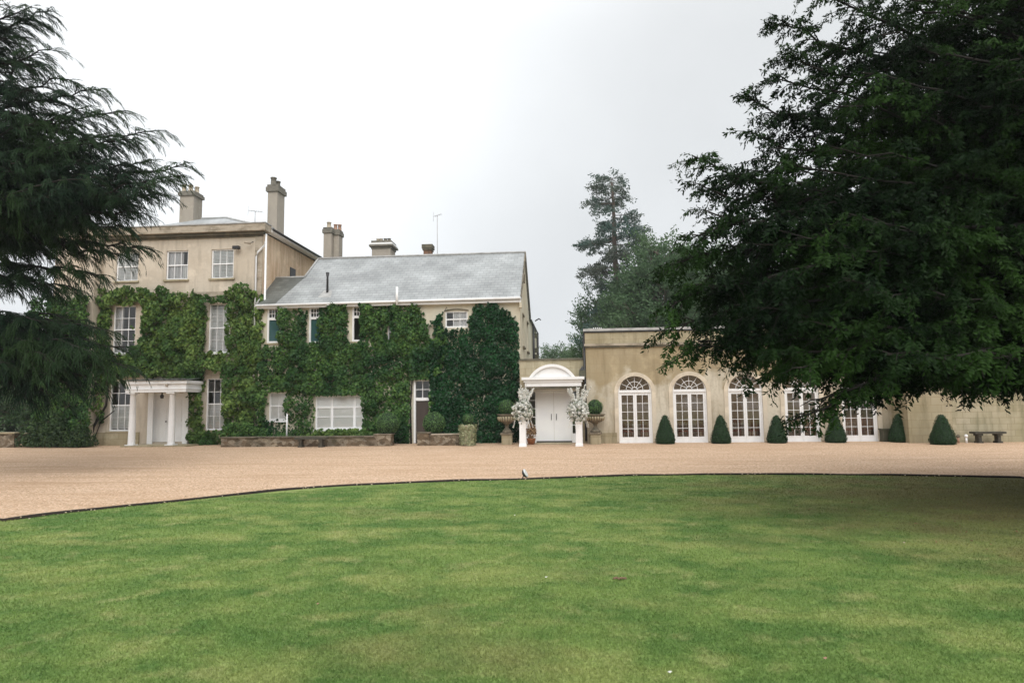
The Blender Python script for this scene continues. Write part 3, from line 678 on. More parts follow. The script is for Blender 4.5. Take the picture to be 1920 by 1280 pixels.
# floodlight and camera under the cornice
lx, lz = at(443, 464, YM - .25)
l1 = MB().box(lx - .16, lx + .16, YM - .34, YM - .14, lz - .07, lz + .07).build('floodlight', M['dark'], house)
MB().box(lx - .03, lx + .03, YM - .137, YM, lz - .03, lz + .03).build('bracket', M['dark'], l1)
lx, lz = at(465, 455, YM - .25)
l1 = MB().tube([(lx - .14, YM - .35, lz + .02), (lx + .12, YM - .2, lz - .02)], 0.06, 10).build('camera_housing', M['cornice'], house)
MB().tube([(lx + .1, YM - .2, lz), (lx + .14, YM, lz + .1)], 0.02, 6).build('bracket', M['dark'], l1)
# front door behind the portico
dx0, dx1, _, dz = doorr
d = MB()
w_ = (dx1 - dx0)
d.box(dx0, dx0 + .14, YM + .12, YM + .2, .14, dz); d.box(dx1 - .14, dx1, YM + .12, YM + .2, .14, dz); d.box(dx0 + .14, dx1 - .14, YM + .12, YM + .2, dz - .14, dz)
nl = 3
fr = d.build('door_frame', M['white'], house)
for k in range(2):
    a0 = dx0 + .14 + (w_ - .28) * k / 2; a1 = dx0 + .14 + (w_ - .28) * (k + 1) / 2
    q = MB(); q.box(a0 + .004, a1 - .004, YM + .17, YM + .215, .15, dz - .143)
    for (z0, z1) in ((.3, .95), (1.1, 1.75), (1.85, dz - .3)):
        q.box(a0 + .09, a1 - .09, YM + .157, YM + .172, z0, z1)
    dd = q.build('front_door', M['white'], house)
    MB().lathe((a1 - .09 if k == 0 else a0 + .07, YM + .14, 1.08), [(.03, 0), (.035, .03), (.03, .06)], 10).build('knob', M['dark'], dd)
# portico
PY = 30.0
porch_z1 = at(300, 714, PY)[1]; porch_z0 = at(300, 735, PY)[1]
px0, px1 = at(241, 725, PY)[0], at(354, 725, PY)[0]
por = MB(); por.box(px0 - .0, px1, PY - .22, YM - .08, porch_z0, porch_z1 - .14); por.box(px0 - .07, px1 + .07, PY - .30, YM - .08, porch_z1 - .137, porch_z1)
por.box(px0 - .03, px1 + .03, PY - .25, YM - .08, porch_z0 + .12, porch_z0 + .15)
por = por.build('portico', M['white'], house)
mb = MB(); mb.quad((px0 - .12, PY - .35, porch_z1 + .004), (px1 + .12, PY - .35, porch_z1 + .004), (px1 + .02, YM - .05, porch_z1 + .16), (px0 + .05, YM - .05, porch_z1 + .16))
for k in range(12):
    x0 = px0 - .12 + (px1 - px0 + .2) * k / 12; mb.box(x0, x0 + .2, PY - .38, PY - .2, porch_z1 + .006 + .02 * (k % 3), porch_z1 + .04 + .025 * (k % 3))
mb.build('portico_roof', M['slate_dark'], por)
for cx in (at(248, 790, PY)[0], at(322, 790, PY)[0]):
    mb = MB(); H_ = porch_z0
    prof = [(.165, .10), (.16, .13), (.155, .2), (.15, H_ * .4), (.125, H_ - .16), (.14, H_ - .14), (.125, H_ - .12), (.13, H_ - .1), (.17, H_ - .07)]
    mb.lathe((cx, PY, 0), prof, 20); mb.box(cx - .2, cx + .2, PY - .2, PY + .2, 0, .10); mb.box(cx - .2, cx + .2, PY - .2, PY + .2, H_ - .068, H_ - .002)
    mb.build('column', M['white'], por)
for cx in (at(284, 790, YM)[0], at(350, 790, YM)[0]):
    MB().box(cx - .13, cx + .13, YM - .12, YM - .075, 0, porch_z0 - .002).build('pilaster', M['white'], por)
MB().box(px0 - .1, px1 + .1, PY - .28, YM - .075, .004, .06).build('step', M['stone'], por)
lx, lz = at(304, 738, YM - .5); lan = MB().lathe((lx, YM - .5, lz - .12), [(.07, -.1), (.1, .02), (.04, .1), (.015, .22)], 6).build('lantern', M['dark'], por)
lx, lz = at(313, 722, PY - .26); MB().lathe((lx, PY - .28, lz - .05), [(.04, 0), (.06, .04), (.05, .1), (.02, .12)], 10).build('porch_lamp', M['cornice'], por)

ys_ = YM + 3.6; q = MB(); q.box(XR + .002, XR + .03, ys_ - .35, ys_ + .35, 8.3, 9.1); w = q.build('side_window', M['dark'], house)
MB().box(XR + .002, XR + .12, ys_ - .42, ys_ + .42, 8.2, 8.297).build('sill', M['white'], w)
# ------------------------------------------------------------------ creeper clad wing (middle)
YW = 31.0
WX0, WX1 = XR + 0.02, at(975.5, 640, YW)[0]
ZE = at(975, 555, YW)[1]; RWY = YW + 3.3; ZRW = at(985, 474.5, RWY)[1]
print('wing eave', ZE, 'ridge', ZRW, 'main cornice', ZC)
wing = thing('house_wing', 'long two storey cream wing under a pale slate roof, mostly covered by climbers', 'house', ((WX0 + WX1) / 2, YW, 0))
wA = rectpx(500.5, 527, 578, 643, YW); wB = rectpx(579, 605, 576, 643, YW); wC = rectpx(660, 686, 574, 640, YW)
wD = rectpx(834.7, 877, 583, 614, YW); wE = rectpx(727, 741, 600, 644, YW)
wF = rectpx(504, 538, 735, 788, YW); wG = rectpx(591, 682, 741, 805, YW); wH = [at(776, 770, YW)[0], at(808, 770, YW)[0], 0.0, at(790, 712, YW)[1]]
mb = MB(); wall(mb, WX0, WX1, 0, ZE, YW, [tuple(r) for r in (wA, wB, wC, wD, wE, wF, wG, wH)])
mb.quad((WX0, YW + 2.4, 0), (WX1, YW + 2.4, 0), (WX1, YW + 2.4, ZE), (WX0, YW + 2.4, ZE))
BKY = RWY + 3.3
# gable wall facing right
mb.build('wall', M['wing'], wing)
def ysolve(px, X):       # y at which a point on the plane x=X appears at px (at mid height)
    lo, hi = 20, 80
    for _ in range(60):
        m_ = (lo + hi) / 2
        q = CM.transposed() @ Vector((X, m_, 3.0)); sx = 960 - FPX * q.x / q.z
        if sx < px: lo = m_
        else: hi = m_
    return m_
g1 = ysolve(981.3, WX1); g2 = ysolve(989.3, WX1)
gw = [(g1 - .45, g1 + .45, 4.5, 6.0), (g2 - .45, g2 + .45, 4.5, 6.0)]
mb = MB(); wall(mb, YW, BKY, 0, ZE, WX1, gw, 0.3, 'y')
mb.poly([(WX1, YW, ZE), (WX1, BKY, ZE), (WX1, RWY, ZRW - .05)])
mb.build('gable_wall', M['wing'], wing)
for (a, b, c, d) in gw:
    q = MB(); xx = WX1 - .1
    q.box(xx - .06, xx, a, a + .06, c, d); q.box(xx - .06, xx, b - .06, b, c, d); q.box(xx - .06, xx, a + .06, b - .06, c, c + .07); q.box(xx - .06, xx, a + .06, b - .06, d - .07, d)
    q.box(xx - .05, xx - .01, a + .06, b - .06, (c + d) / 2 - .03, (c + d) / 2 + .03); q.box(xx - .045, xx - .015, (a + b) / 2 - .015, (a + b) / 2 + .015, c + .07, d - .07)
    w = q.build('window', M['white'], wing)
    MB().quad((xx - .03, a, c), (xx - .03, b, c), (xx - .03, b, d), (xx - .03, a, d)).build('pane', M['glass'], w)
    q = MB(); q.box(WX1 - .1, WX1 + .09, a - .08, b + .08, c - .09, c - .002); q.build('sill', M['darkstone'], w)
    q = MB(); q.box(WX1 - .02, WX1 + .05, a - .05, b + .05, d + .002, d + .09); q.build('lintel', M['darkstone'], w)
yg = ysolve(983.5, WX1); lz_ = 8.0
v = MB().box(WX1 + .002, WX1 + .06, yg - .2, yg + .2, lz_ - .2, lz_ + .2); 
v.build('gable_vent', M['darkstone'], wing)
yg = ysolve(983, WX1)
# roof: main part with hip at the left, lower link roof towards the manor
ov = 0.28
zf = ZE - .02; sl = (ZRW - ZE) / (RWY - YW)
ze2 = ZE - ov * sl + 0.12
def onroof(Y): return ze2 + (Y - (YW - ov)) * (ZRW + .02 - ze2) / (RWY - YW + ov)
LYr = YW + 1.75; LZr = onroof(LYr)
HX = at(597, 489, RWY)[0]; HX0 = at(571, 523, LYr)[0]
mb = MB()
Wr = WX1 + .10
fx0 = WX0 - .02
thk = 0.09
def slab(mb, pts):
    mb.poly(pts); mb.poly([(p[0], p[1], p[2] - thk) for p in reversed(pts)])
    for i in range(len(pts)):
        a, b = pts[i], pts[(i + 1) % len(pts)]
        mb.quad((a[0], a[1], a[2] - thk), (b[0], b[1], b[2] - thk), b, a)
slab(mb, [(HX0 - .6, YW - ov, ze2), (Wr, YW - ov, ze2), (Wr, RWY, ZRW + .02), (HX, RWY, ZRW + .02), (HX0, LYr, LZr)])
slab(mb, [(Wr, BKY + ov, ze2), (HX0 - .6, BKY + ov, ze2), (HX, RWY, ZRW + .02), (Wr, RWY, ZRW + .02)])
mb.poly([(HX0, LYr, LZr), (HX, RWY, ZRW + .02), (HX0 - .6, BKY, ze2)])
mb.build('roof', M['slate'], wing)
L0 = at(515, 527, LYr)[0]
mb = MB()
slab(mb, [(fx0, YW - ov, ze2 + .003), (HX0 - .6, YW - ov, ze2 + .003), (HX0 + .02, LYr, LZr + .003), (L0, LYr, LZr + .003)])
slab(mb, [(HX0, LYr, LZr), (HX0, BKY, ze2), (fx0, BKY, ze2), (L0, LYr, LZr)])
mb.poly([(fx0, YW - ov, ze2 + .003), (L0, LYr, LZr + .003), (fx0, BKY, ze2)])
mb.build('lower_roof', M['slate_dark'], wing)
mb = MB(); mb.tube([(HX, RWY, ZRW + .05), (Wr, RWY, ZRW + .05)], .06, 6); mb.tube([(HX0, LYr, LZr + .02), (HX, RWY, ZRW + .05)], .05, 6)
mb.tube([(L0, LYr, LZr + .02), (HX0, LYr, LZr + .02)], .05, 6); mb.tube([(fx0, YW - ov, ze2 + .02), (L0, LYr, LZr + .02)], .04, 6)
mb.build('ridge', M['lead'], wing)
mb = MB(); mb.box(fx0, Wr - .02, YW - ov + .03, YW - ov + .05, ze2 - .2, ze2 - .092); mb.box(fx0, Wr - .02, YW - ov + .05, YW, ze2 - .2, ze2 - .18)
mb.build('fascia', M['white'], wing)
pipe(wing, [(fx0, YW - ov - .05, ze2 - .07), (Wr - .04, YW - ov - .05, ze2 - .02)], 0.06, 'white', 'gutter')
MB().box(Wr - .10, Wr + .005, YW - .25, YW - .003, ze2 - .45, ze2 - .2).build('eaves_bracket', M['wing'], wing)
mb = MB()
for (Y0, Z0, Y1, Z1) in ((YW - ov, ze2, RWY, ZRW + .02), (BKY + ov, ze2, RWY, ZRW + .02)):
    mb.quad((Wr + .004, Y0, Z0 - .14), (Wr + .004, Y0, Z0 + .04), (Wr + .004, Y1, Z1 + .05), (Wr + .004, Y1, Z1 - .14))
    mb.quad((Wr - .05, Y0, Z0 + .04), (Wr + .004, Y0, Z0 + .04), (Wr + .004, Y1, Z1 + .05), (Wr - .05, Y1, Z1 + .05))
mb.build('verge', M['darkstone'], wing)
# windows of the wing
def casement(parent, r, cover):
    x0, x1, z0, z1 = r; fw = .085; y0 = YW + .03; zt = z1 - (z1 - z0) * .30
    mb = MB(); mb.box(x0, x0 + fw, y0, y0 + .1, z0, z1); mb.box(x1 - fw, x1, y0, y0 + .1, z0, z1)
    mb.box(x0 + fw, x1 - fw, y0 + .002, y0 + .1, z0, z0 + .09); mb.box(x0 + fw, x1 - fw, y0 + .002, y0 + .1, z1 - .06, z1); mb.box(x0 + fw, x1 - fw, y0 - .012, y0 + .1, zt - .06, zt + .06)
    for k in range(1, 4): c = x0 + fw + (x1 - x0 - 2 * fw) * k / 4; mb.box(c - .014, c + .014, y0 + .02, y0 + .07, zt + .06, z1 - .06)
    c = (zt + z1) / 2; mb.box(x0 + fw, x1 - fw, y0 + .023, y0 + .067, c - .014, c + .014)
    w = mb.build('window', M['white'], parent)
    MB().quad((x0 + fw, y0 + .05, z0), (x1 - fw, y0 + .05, z0), (x1 - fw, y0 + .05, zt), (x0 + fw, y0 + .05, zt)).build('pane', M['glass_teal'] if cover else M['glass'], w)
    MB().quad((x0 + fw, y0 + .05, zt), (x1 - fw, y0 + .05, zt), (x1 - fw, y0 + .05, z1), (x0 + fw, y0 + .05, z1)).build('pane', M['glass'], w)
    MB().box(x0 - .05, x1 + .05, YW - .06, y0 - .002, z0 - .07, z0).build('sill', M['stone'], w)
casement(wing, wA, True); casement(wing, wB, True); casement(wing, wC, False)
sash(wing, *wD, YW, 3, 2, [('curtain', 0.33, 0.97, 0.03, 0.97)], sill=None, rec=.05)
mb = MB(); n_ = 12; ax0, ax1, az = wD[0] - .04, wD[1] + .04, wD[3]
for k in range(n_):
    f0, f1 = k / n_, (k + 1) / n_; xx0 = ax0 + (ax1 - ax0) * f0; xx1 = ax0 + (ax1 - ax0) * f1
    h0 = .07 * (1 - (2 * f0 - 1) ** 2); h1 = .07 * (1 - (2 * f1 - 1) ** 2)
    mb.quad((xx0, YW - .03, az + h0 - .02), (xx1, YW - .03, az + h1 - .02), (xx1, YW - .03, az + h1 + .04), (xx0, YW - .03, az + h0 + .04))
    mb.quad((xx0, YW - .03, az + h0 + .04), (xx1, YW - .03, az + h1 + .04), (xx1, YW + .01, az + h1 + .04), (xx0, YW + .01, az + h0 + .04))
mb.build('window_arch', M['bedmould'], wing)
sash(wing, *wE, YW, 1, 2, None, sill=None, rec=.03)
sash(wing, *wF, YW, 2, 2, [('blind', 0.02, 0.98, 0.03, 0.97)], sill='white')
# wide three light window
x0, x1, z0, z1 = wG; xm1 = at(622, 770, YW)[0]; xm2 = at(664, 770, YW)[0]
mb = MB(); y0 = YW + .05
for a, b in ((x0, x0 + .08), (xm1 - .06, xm1 + .06), (xm2 - .06, xm2 + .06), (x1 - .08, x1)): mb.box(a, b, y0, y0 + .1, z0, z1)
zr = [z0, at(636, 781, YW)[1], at(636, 763, YW)[1], z1]
for a, b in ((x0 + .08, xm1 - .06), (xm1 + .06, xm2 - .06), (xm2 + .06, x1 - .08)):
    mb.box(a, b, y0 + .002, y0 + .1, z0, z0 + .1); mb.box(a, b, y0 + .002, y0 + .1, z1 - .06, z1)
    mb.box(a, b, y0 + .02, y0 + .06, zr[1] - .02, zr[1] + .02); mb.box(a, b, y0 + .01, y0 + .08, zr[2] - .045, zr[2] + .045)
w = mb.build('window', M['white'], wing); w['label'] = 'wide three light window with white blinds'
MB().quad((x0, y0 + .05, z0), (x1, y0 + .05, z0), (x1, y0 + .05, z1), (x0, y0 + .05, z1)).build('pane', M['glass'], w)
for a, b in ((x0, xm1), (xm1 + .004, xm2), (xm2 + .004, x1)):
    q = MB(); n_ = 20; zz = z1
    z = z0 + .03
    q.box(a, b, y0 + .075, y0 + .08, z0, z1 - .02); q.build('blind', M['blind'], w)
MB().box(x0 - .06, x1 + .06, YW - .08, y0 - .002, z0 - .08, z0).build('sill', M['white'], w)
# tall back door with glazed light above
x0, x1, _, z1 = wH; zt = at(790, 748, YW)[1]; y0 = YW + .04
mb = MB(); mb.box(x0, x0 + .09, y0 - .09, y0 + .1, 0.02, z1); mb.box(x1 - .09, x1, y0, y0 + .1, 0.02, z1); mb.box(x0 + .09, x1 - .09, y0 - .02, y0 + .1, zt - .07, zt + .07); mb.box(x0 + .09, x1 - .09, y0, y0 + .1, z1 - .06, z1)
mb.box((x0 + x1) / 2 - .015, (x0 + x1) / 2 + .015, y0 + .02, y0 + .06, zt + .07, z1 - .06); c = (zt + z1) / 2; mb.box(x0 + .09, x1 - .09, y0 + .022, y0 + .058, c - .015, c + .015)
fr = mb.build('back_door_frame', M['white'], wing)
MB().quad((x0 + .09, y0 + .04, zt), (x1 - .09, y0 + .04, zt), (x1 - .09, y0 + .04, z1), (x0 + .09, y0 + .04, z1)).build('pane', M['glass'], fr)
q = MB(); q.box(x0 + .094, x1 - .094, y0 + .05, y0 + .1, 0.02, zt - .075)
for (a, b) in ((.2, .9), (1.05, zt - .3)): q.box(x0 + .2, x1 - .2, y0 + .037, y0 + .052, a, b)
q.build('back_door', M['door_dark'], wing)
# pipes and vents of the wing
for px_, a, b in ((614, 545, 572), (744.5, 538, 572)):
    X = at(px_, 556, YW - ov - .12)[0]; za = at(px_, a, YW - ov - .12)[1]; zb = at(px_, b, YW - ov - .12)[1]
    if px_ > 700: pipe(wing, [(X, YW - ov - .14, za), (X, YW - ov - .14, zb)], .06)
    else: pipe(wing, [(X, YW - ov - .06, ze2 - .12), (X, YW - ov - .06, zb)], .06)
X = at(538, 795, YW - .42)[0]; pipe(wing, [(X, YW - .42, 0.1), (X, YW - .42, at(538, 776, YW - .42)[1])], .035)
X = at(614, 530, YW + .5)[0]; zz = onroof(YW + .5)
vp = MB().tube([(X, YW + .5, zz - .1), (X, YW + .5, zz + .72), (X, YW + .5, zz + .95)], [.06, .05, .09], 8).build('soil_vent', M['dark'], wing)
MB().quad((X - .32, YW + .1, onroof(YW + .1) + .012), (X + .32, YW + .1, onroof(YW + .1) + .012), (X + .2, YW + .62, onroof(YW + .62) + .012), (X - .2, YW + .62, onroof(YW + .62) + .012)).build('flashing', M['lead'], vp)
# chimneys of the wing
CY = RWY + 1.2
chimney(wing, 606, 621, 426, 490, CY, .6, [(614, .42, .15, .4, 'pot')], caph=.32, capx=.06, base=7)
chimney(wing, 625, 635, 430, 490, CY + .3, .6, [(627, .4, .13, .3, 'terracotta'), (632, .46, .13, .7, 'terracotta')], caph=.32, capx=.06, base=7)
c = chimney(wing, 697, 732, 462, 490, CY, 1.0, [], caph=.12, capx=.04, base=7)
xa_, xb_ = at(693, 450, CY)[0], at(737, 450, CY)[0]; za = at(720, 462, CY)[1]
mb = MB(); mb.box(xa_, xb_, CY - .14, CY + 1.14, za + .004, za + .10); mb.build('cap', M['chimneycap'], c)
mb = MB(); mb.box(xa_ + .03, xb_ - .03, CY - .1, CY + 1.1, za + .103, za + .2); mb.build('cap', M['white'], c)
mb = MB(); mb.box(xa_ + .1, xb_ - .1, CY - .05, CY + 1.05, za + .203, za + .33); mb.build('cap', M['chimneycap'], c)
for px_, mm_ in ((705, 'pot'), (711, 'pot'), (719, 'chimneycap'), (726, 'chimneycap')): pot(c, at(px_, 445, CY)[0], CY + .4, za + .33, .24, .12, mm_)
c = chimney(wing, 794, 808, 466, 484, CY, .5, [], 'darkstone', 'brick', .08, 8, .05)
MB().box(at(791, 460, CY)[0], at(811, 460, CY)[0], CY - .06, CY + .56, at(803, 465.5, CY)[1], at(803, 458, CY)[1]).build('cowl', M['bedmould'], c)
X, Z = at(820, 480, CY); aerial(wing, X, CY, 8.5, at(820, 404, CY)[1] - 8.5, .42, -.12, 5)

# rear range behind the gable
rear = thing('rear_range', 'narrow pale rear range with dark downpipes seen behind the wing gable', 'house', (WX1 - 2, 42, 0))
RX_ = WX1 - .01; y0_ = BKY + .35; y1_ = ysolve(1007, RX_)
MB().box(RX_ - 6, RX_, y0_, y1_, 0, 6.5).build('wall', M['wing'], rear)
mb = MB(); zr_ = 7.9
mb.quad((RX_ + .15, y0_, 6.45), (RX_ + .15, y1_, 6.45), (RX_ - 2.5, y1_, 8.4), (RX_ - 2.5, y0_, 8.4)); mb.poly([(RX_ + .15, y0_, 6.45), (RX_ - 2.5, y0_, 8.4), (RX_ - 5, y0_, 6.45)]); mb.quad((RX_ - 2.5, y0_, 8.4), (RX_ - 2.5, y1_, 8.4), (RX_ - 6, y1_, 6.45), (RX_ - 6, y0_, 6.45))
mb.build('roof', M['slate'], rear)
for f in (.25, .85):
    Yp = y0_ + (y1_ - y0_) * f; pipe(rear, [(RX_ + .12, Yp, 3.0), (RX_ + .12, Yp, 6.4)], .07, 'dark')
for f, z in ((.45, 5.9), (.6, 5.1), (.62, 4.7)):
    Yp = y0_ + (y1_ - y0_) * f; MB().box(RX_ + .005, RX_ + .26, Yp - .2, Yp + .2, z - .13, z + .13).build('hopper', M['planter'], rear)
Yp = y0_ + (y1_ - y0_) * .55; pipe(rear, [(RX_ + .1, Yp, 6.9), (RX_ + .35, Yp, 7.05), (RX_ + .45, Yp, 6.95)], .04, 'dark', 'security_light')

# ------------------------------------------------------------------ entrance link
YP = 30.0                                           # front of the orangery
OX0 = at(1099.5, 720, YP)[0]
YL = 30.3
LZ1 = at(1040, 673, YL)[1]
link = thing('entrance_link', 'low stone entrance link with white arched canopy between wing and orangery', 'entrance', ((WX1 + OX0) / 2, YL, 0))
lx0, lx1 = WX1 + .01, OX0 - .01
dX0, dX1 = at(1006, 780, YL)[0], at(1071, 780, YL)[0]; dZ = at(1040, 729, YL)[1]
sl0 = at(989, 780, YL)[0]; sr1 = at(1086, 780, YL)[0]
mb = MB(); wall(mb, lx0, lx1, 0, LZ1 - .04, YL, [(sl0, sr1, 0.02, dZ)])
mb.quad((lx0, YL + 3, 0), (lx1, YL + 3, 0), (lx1, YL + 3, LZ1), (lx0, YL + 3, LZ1)); mb.quad((lx0, YL + .3, LZ1 - .3), (lx1, YL + .3, LZ1 - .3), (lx1, YL + 3, LZ1 - .3), (lx0, YL + 3, LZ1 - .3))
mb.build('wall', M['stone'], link)
MB().box(lx0, lx1, YL - .07, YL + .3, LZ1 - .037, LZ1 + .03).build('coping', M['bedmould'], link)
# canopy
CYF = 29.3
cz0 = at(1037, 724, CYF)[1]; cz1 = at(1037, 706.5, CYF)[1]
cx0, cx1 = at(984, 716, CYF)[0], at(1090, 716, CYF)[0]
can = MB(); can.box(cx0, cx1, CYF, YL - .003, cz0, cz1 - .12); can.box(cx0 - .05, cx1 + .05, CYF - .05, YL - .003, cz1 - .22, cz1 - .117); can.box(cx0 - .13, cx1 + .13, CYF - .14, YL - .003, cz1 - .114, cz1)
can = can.build('canopy', M['white'], link)
MB().box(cx0 + .02, cx1 - .02, CYF + .03, YL - .005, cz0 - .09, cz0 - .003).build('soffit_shade', M['bedmould'], can)  # dark slab standing for the shadow under the canopy
acx = at(1035, 700, CYF)[0]; aw = at(1078, 706, CYF)[0] - acx; ah = at(1037, 682.5, CYF)[1] - cz1
mb = MB(); n_ = 24
Rr = (aw * aw + ah * ah) / (2 * ah); a_m = math.asin(min(1, aw / Rr))
for k in range(n_):
    t0, t1 = -a_m + 2 * a_m * k / n_, -a_m + 2 * a_m * (k + 1) / n_
    o0 = (acx + Rr * math.sin(t0), cz1 + ah - Rr + Rr * math.cos(t0)); o1 = (acx + Rr * math.sin(t1), cz1 + ah - Rr + Rr * math.cos(t1))
    rr2 = Rr - .12; i0 = (acx + rr2 * math.sin(t0), max(cz1, cz1 + ah - Rr + rr2 * math.cos(t0))); i1 = (acx + rr2 * math.sin(t1), max(cz1, cz1 + ah - Rr + rr2 * math.cos(t1)))
    mb.quad((i0[0], CYF - .1, i0[1]), (i1[0], CYF - .1, i1[1]), (o1[0], CYF - .1, o1[1]), (o0[0], CYF - .1, o0[1]))
    mb.quad((o0[0], CYF - .1, o0[1]), (o1[0], CYF - .1, o1[1]), (o1[0], YL - .01, o1[1]), (o0[0], YL - .01, o0[1]))
    mb.quad((i0[0], CYF + .0, i0[1]), (i1[0], CYF + .0, i1[1]), (i1[0], CYF - .1, i1[1]), (i0[0], CYF - .1, i0[1]))
    mb.quad((i0[0], CYF, cz1), (i1[0], CYF, cz1), (i1[0], CYF, i1[1]), (i0[0], CYF, i0[1]))
mb.build('pediment', M['white'], can)
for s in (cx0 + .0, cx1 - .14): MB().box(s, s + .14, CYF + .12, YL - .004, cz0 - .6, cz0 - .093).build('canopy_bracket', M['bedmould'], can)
for s in (sl0 - .14, sr1): MB().box(s, s + .14, YL - .06, YL - .004, 0, cz0 - .1).build('pilaster', M['white'], link)
# door frame, double door, side lights
mb = MB(); yd = YL + .06
mb.box(dX0 - .05, dX0, yd, yd + .12, .02, dZ); mb.box(dX1, dX1 + .05, yd, yd + .12, .02, dZ); mb.box(sl0, sr1, yd - .01, yd + .12, dZ - .12, dZ)
mb.box(sr1 - .06, sr1, yd, yd + .12, .02, dZ - .12); mb.box(sl0, sl0 + .06, yd, yd + .12, .02, dZ - .12)
mb.box(dX1 + .05, sr1 - .06, yd + .02, yd + .1, .02, .42); mb.box(sl0 + .06, dX0 - .05, yd + .02, yd + .1, .02, .42)
for q in range(1, 5):
    z = .42 + (dZ - .54) * q / 5; mb.box(dX1 + .05, sr1 - .06, yd + .04, yd + .08, z - .015, z + .015); mb.box(sl0 + .06, dX0 - .05, yd + .04, yd + .08, z - .015, z + .015)
fr = mb.build('entrance_frame', M['greypaint'], link)
for a, b in ((dX1 + .05, sr1 - .06), (sl0 + .06, dX0 - .05)): MB().quad((a, yd + .06, .42), (b, yd + .06, .42), (b, yd + .06, dZ - .12), (a, yd + .06, dZ - .12)).build('pane', M['glass'], fr)
dm = (dX0 + dX1) / 2
for k in range(2):
    a0, a1 = (dX0 + .004, dm - .004) if k == 0 else (dm + .004, dX1 - .004)
    q = MB(); q.box(a0, a1, yd + .04, yd + .09, .1, dZ - .123)
    n3 = 5
    for j in range(1, n3): c = a0 + (a1 - a0) * j / n3; q.box(c - .003, c + .003, yd + .036, yd + .042, .12, dZ - .14)
    dd = q.build('door', M['greypaint'], link)
    hx = dm - .11 if k == 0 else dm + .11
    MB().tube([(hx, yd + .01, 1.02), (hx, yd - .02, 1.04), (hx, yd - .02, 1.26), (hx, yd + .01, 1.28)], .013, 8).build('handle', M['dark'], dd)
MB().box(dX0 - .02, dX1 + .02, yd - .02, yd + .06, .03, .097).build('threshold', M['dark'], link)
MB().box(dX0 - .02, dX1 + .02, YL - .75, YL - .07, .004, .045).build('door_step', M['stone'], link)
X, Z = at(1093, 700, YL - .25)
t = thing('wall_lantern', 'dark green box lantern on the corner right of the arched canopy', 'lantern', (X, YL - .2, Z))
MB().box(X - .16, X + .12, YL - .34, YL - .05, Z - .2, Z + .14).build('housing', M['planter'], t)
MB().lathe((X - .02, YL - .2, Z + .143), [(.2, 0), (.06, .12), (.02, .2)], 4, False, True).build('lantern_cap', M['dark'], t)

# ------------------------------------------------------------------ orangery
ox1 = at(1702, 790, YP)[0]
OZ = at(1100, 619, YP)[1]
orang = thing('orangery', 'single storey buff orangery with five arched french windows', 'orangery', ((OX0 + ox1) / 2, YP, 0))
frs = [(1160, 1222), (1264, 1327), (1368.5, 1432), (1474, 1538), (1579, 1645)]
cs = [((at(a, 790, YP)[0] + at(b, 790, YP)[0]) / 2) for a, b in frs]
lin = np.polyfit(range(5), cs, 1); cs = [lin[0] * k + lin[1] for k in range(5)]
FW = (at(1222.5, 790, YP)[0] - at(1159.5, 790, YP)[0]) / 2      # half width of opening
ZS = at(1190, 736, YP)[1]; ZA = ZS + (at(1190, 705, YP)[1] - ZS)  # spring and crown
AH = ZA - ZS
print('orangery cs', cs, 'FW', FW, 'ZS', ZS, 'AH', AH, 'OZ', OZ)
def arch(c, w, h, z, n=24, grow=0.0):
    return [(c - (w + grow) * math.cos(math.pi * k / n), z + (h + grow) * math.sin(math.pi * k / n)) for k in range(n + 1)]
mb = MB(); dep = .3; ztop = OZ - .15
us = [OX0] + sum([[c - FW, c + FW] for c in cs], []) + [ox1]
for k in range(0, len(us), 2): mb.quad((us[k], YP, 0), (us[k + 1], YP, 0), (us[k + 1], YP, ztop), (us[k], YP, ztop))
for c in cs:
    A_ = arch(c, FW, AH, ZS)
    for k in range(len(A_) - 1):
        a, b = A_[k], A_[k + 1]
        mb.quad((a[0], YP, a[1]), (b[0], YP, b[1]), (b[0], YP, ztop), (a[0], YP, ztop))
        mb.quad((a[0], YP + dep, a[1]), (b[0], YP + dep, b[1]), (b[0], YP, b[1]), (a[0], YP, a[1]))
    mb.quad((c - FW, YP, 0), (c - FW, YP + dep, 0), (c - FW, YP + dep, ZS), (c - FW, YP, ZS)); mb.quad((c + FW, YP + dep, 0), (c + FW, YP, 0), (c + FW, YP, ZS), (c + FW, YP + dep, ZS))
OD = 8.0
mb.quad((OX0, YP + OD, 0), (OX0, YP, 0), (OX0, YP, ztop), (OX0, YP + OD, ztop))
mb.quad((ox1, YP, 0), (ox1, YP + OD, 0), (ox1, YP + OD, ztop), (ox1, YP, ztop)); mb.quad((ox1, YP + OD, 0), (OX0, YP + OD, 0), (OX0, YP + OD, ztop), (ox1, YP + OD, ztop))
mb.build('wall', M['orangery'], orang)
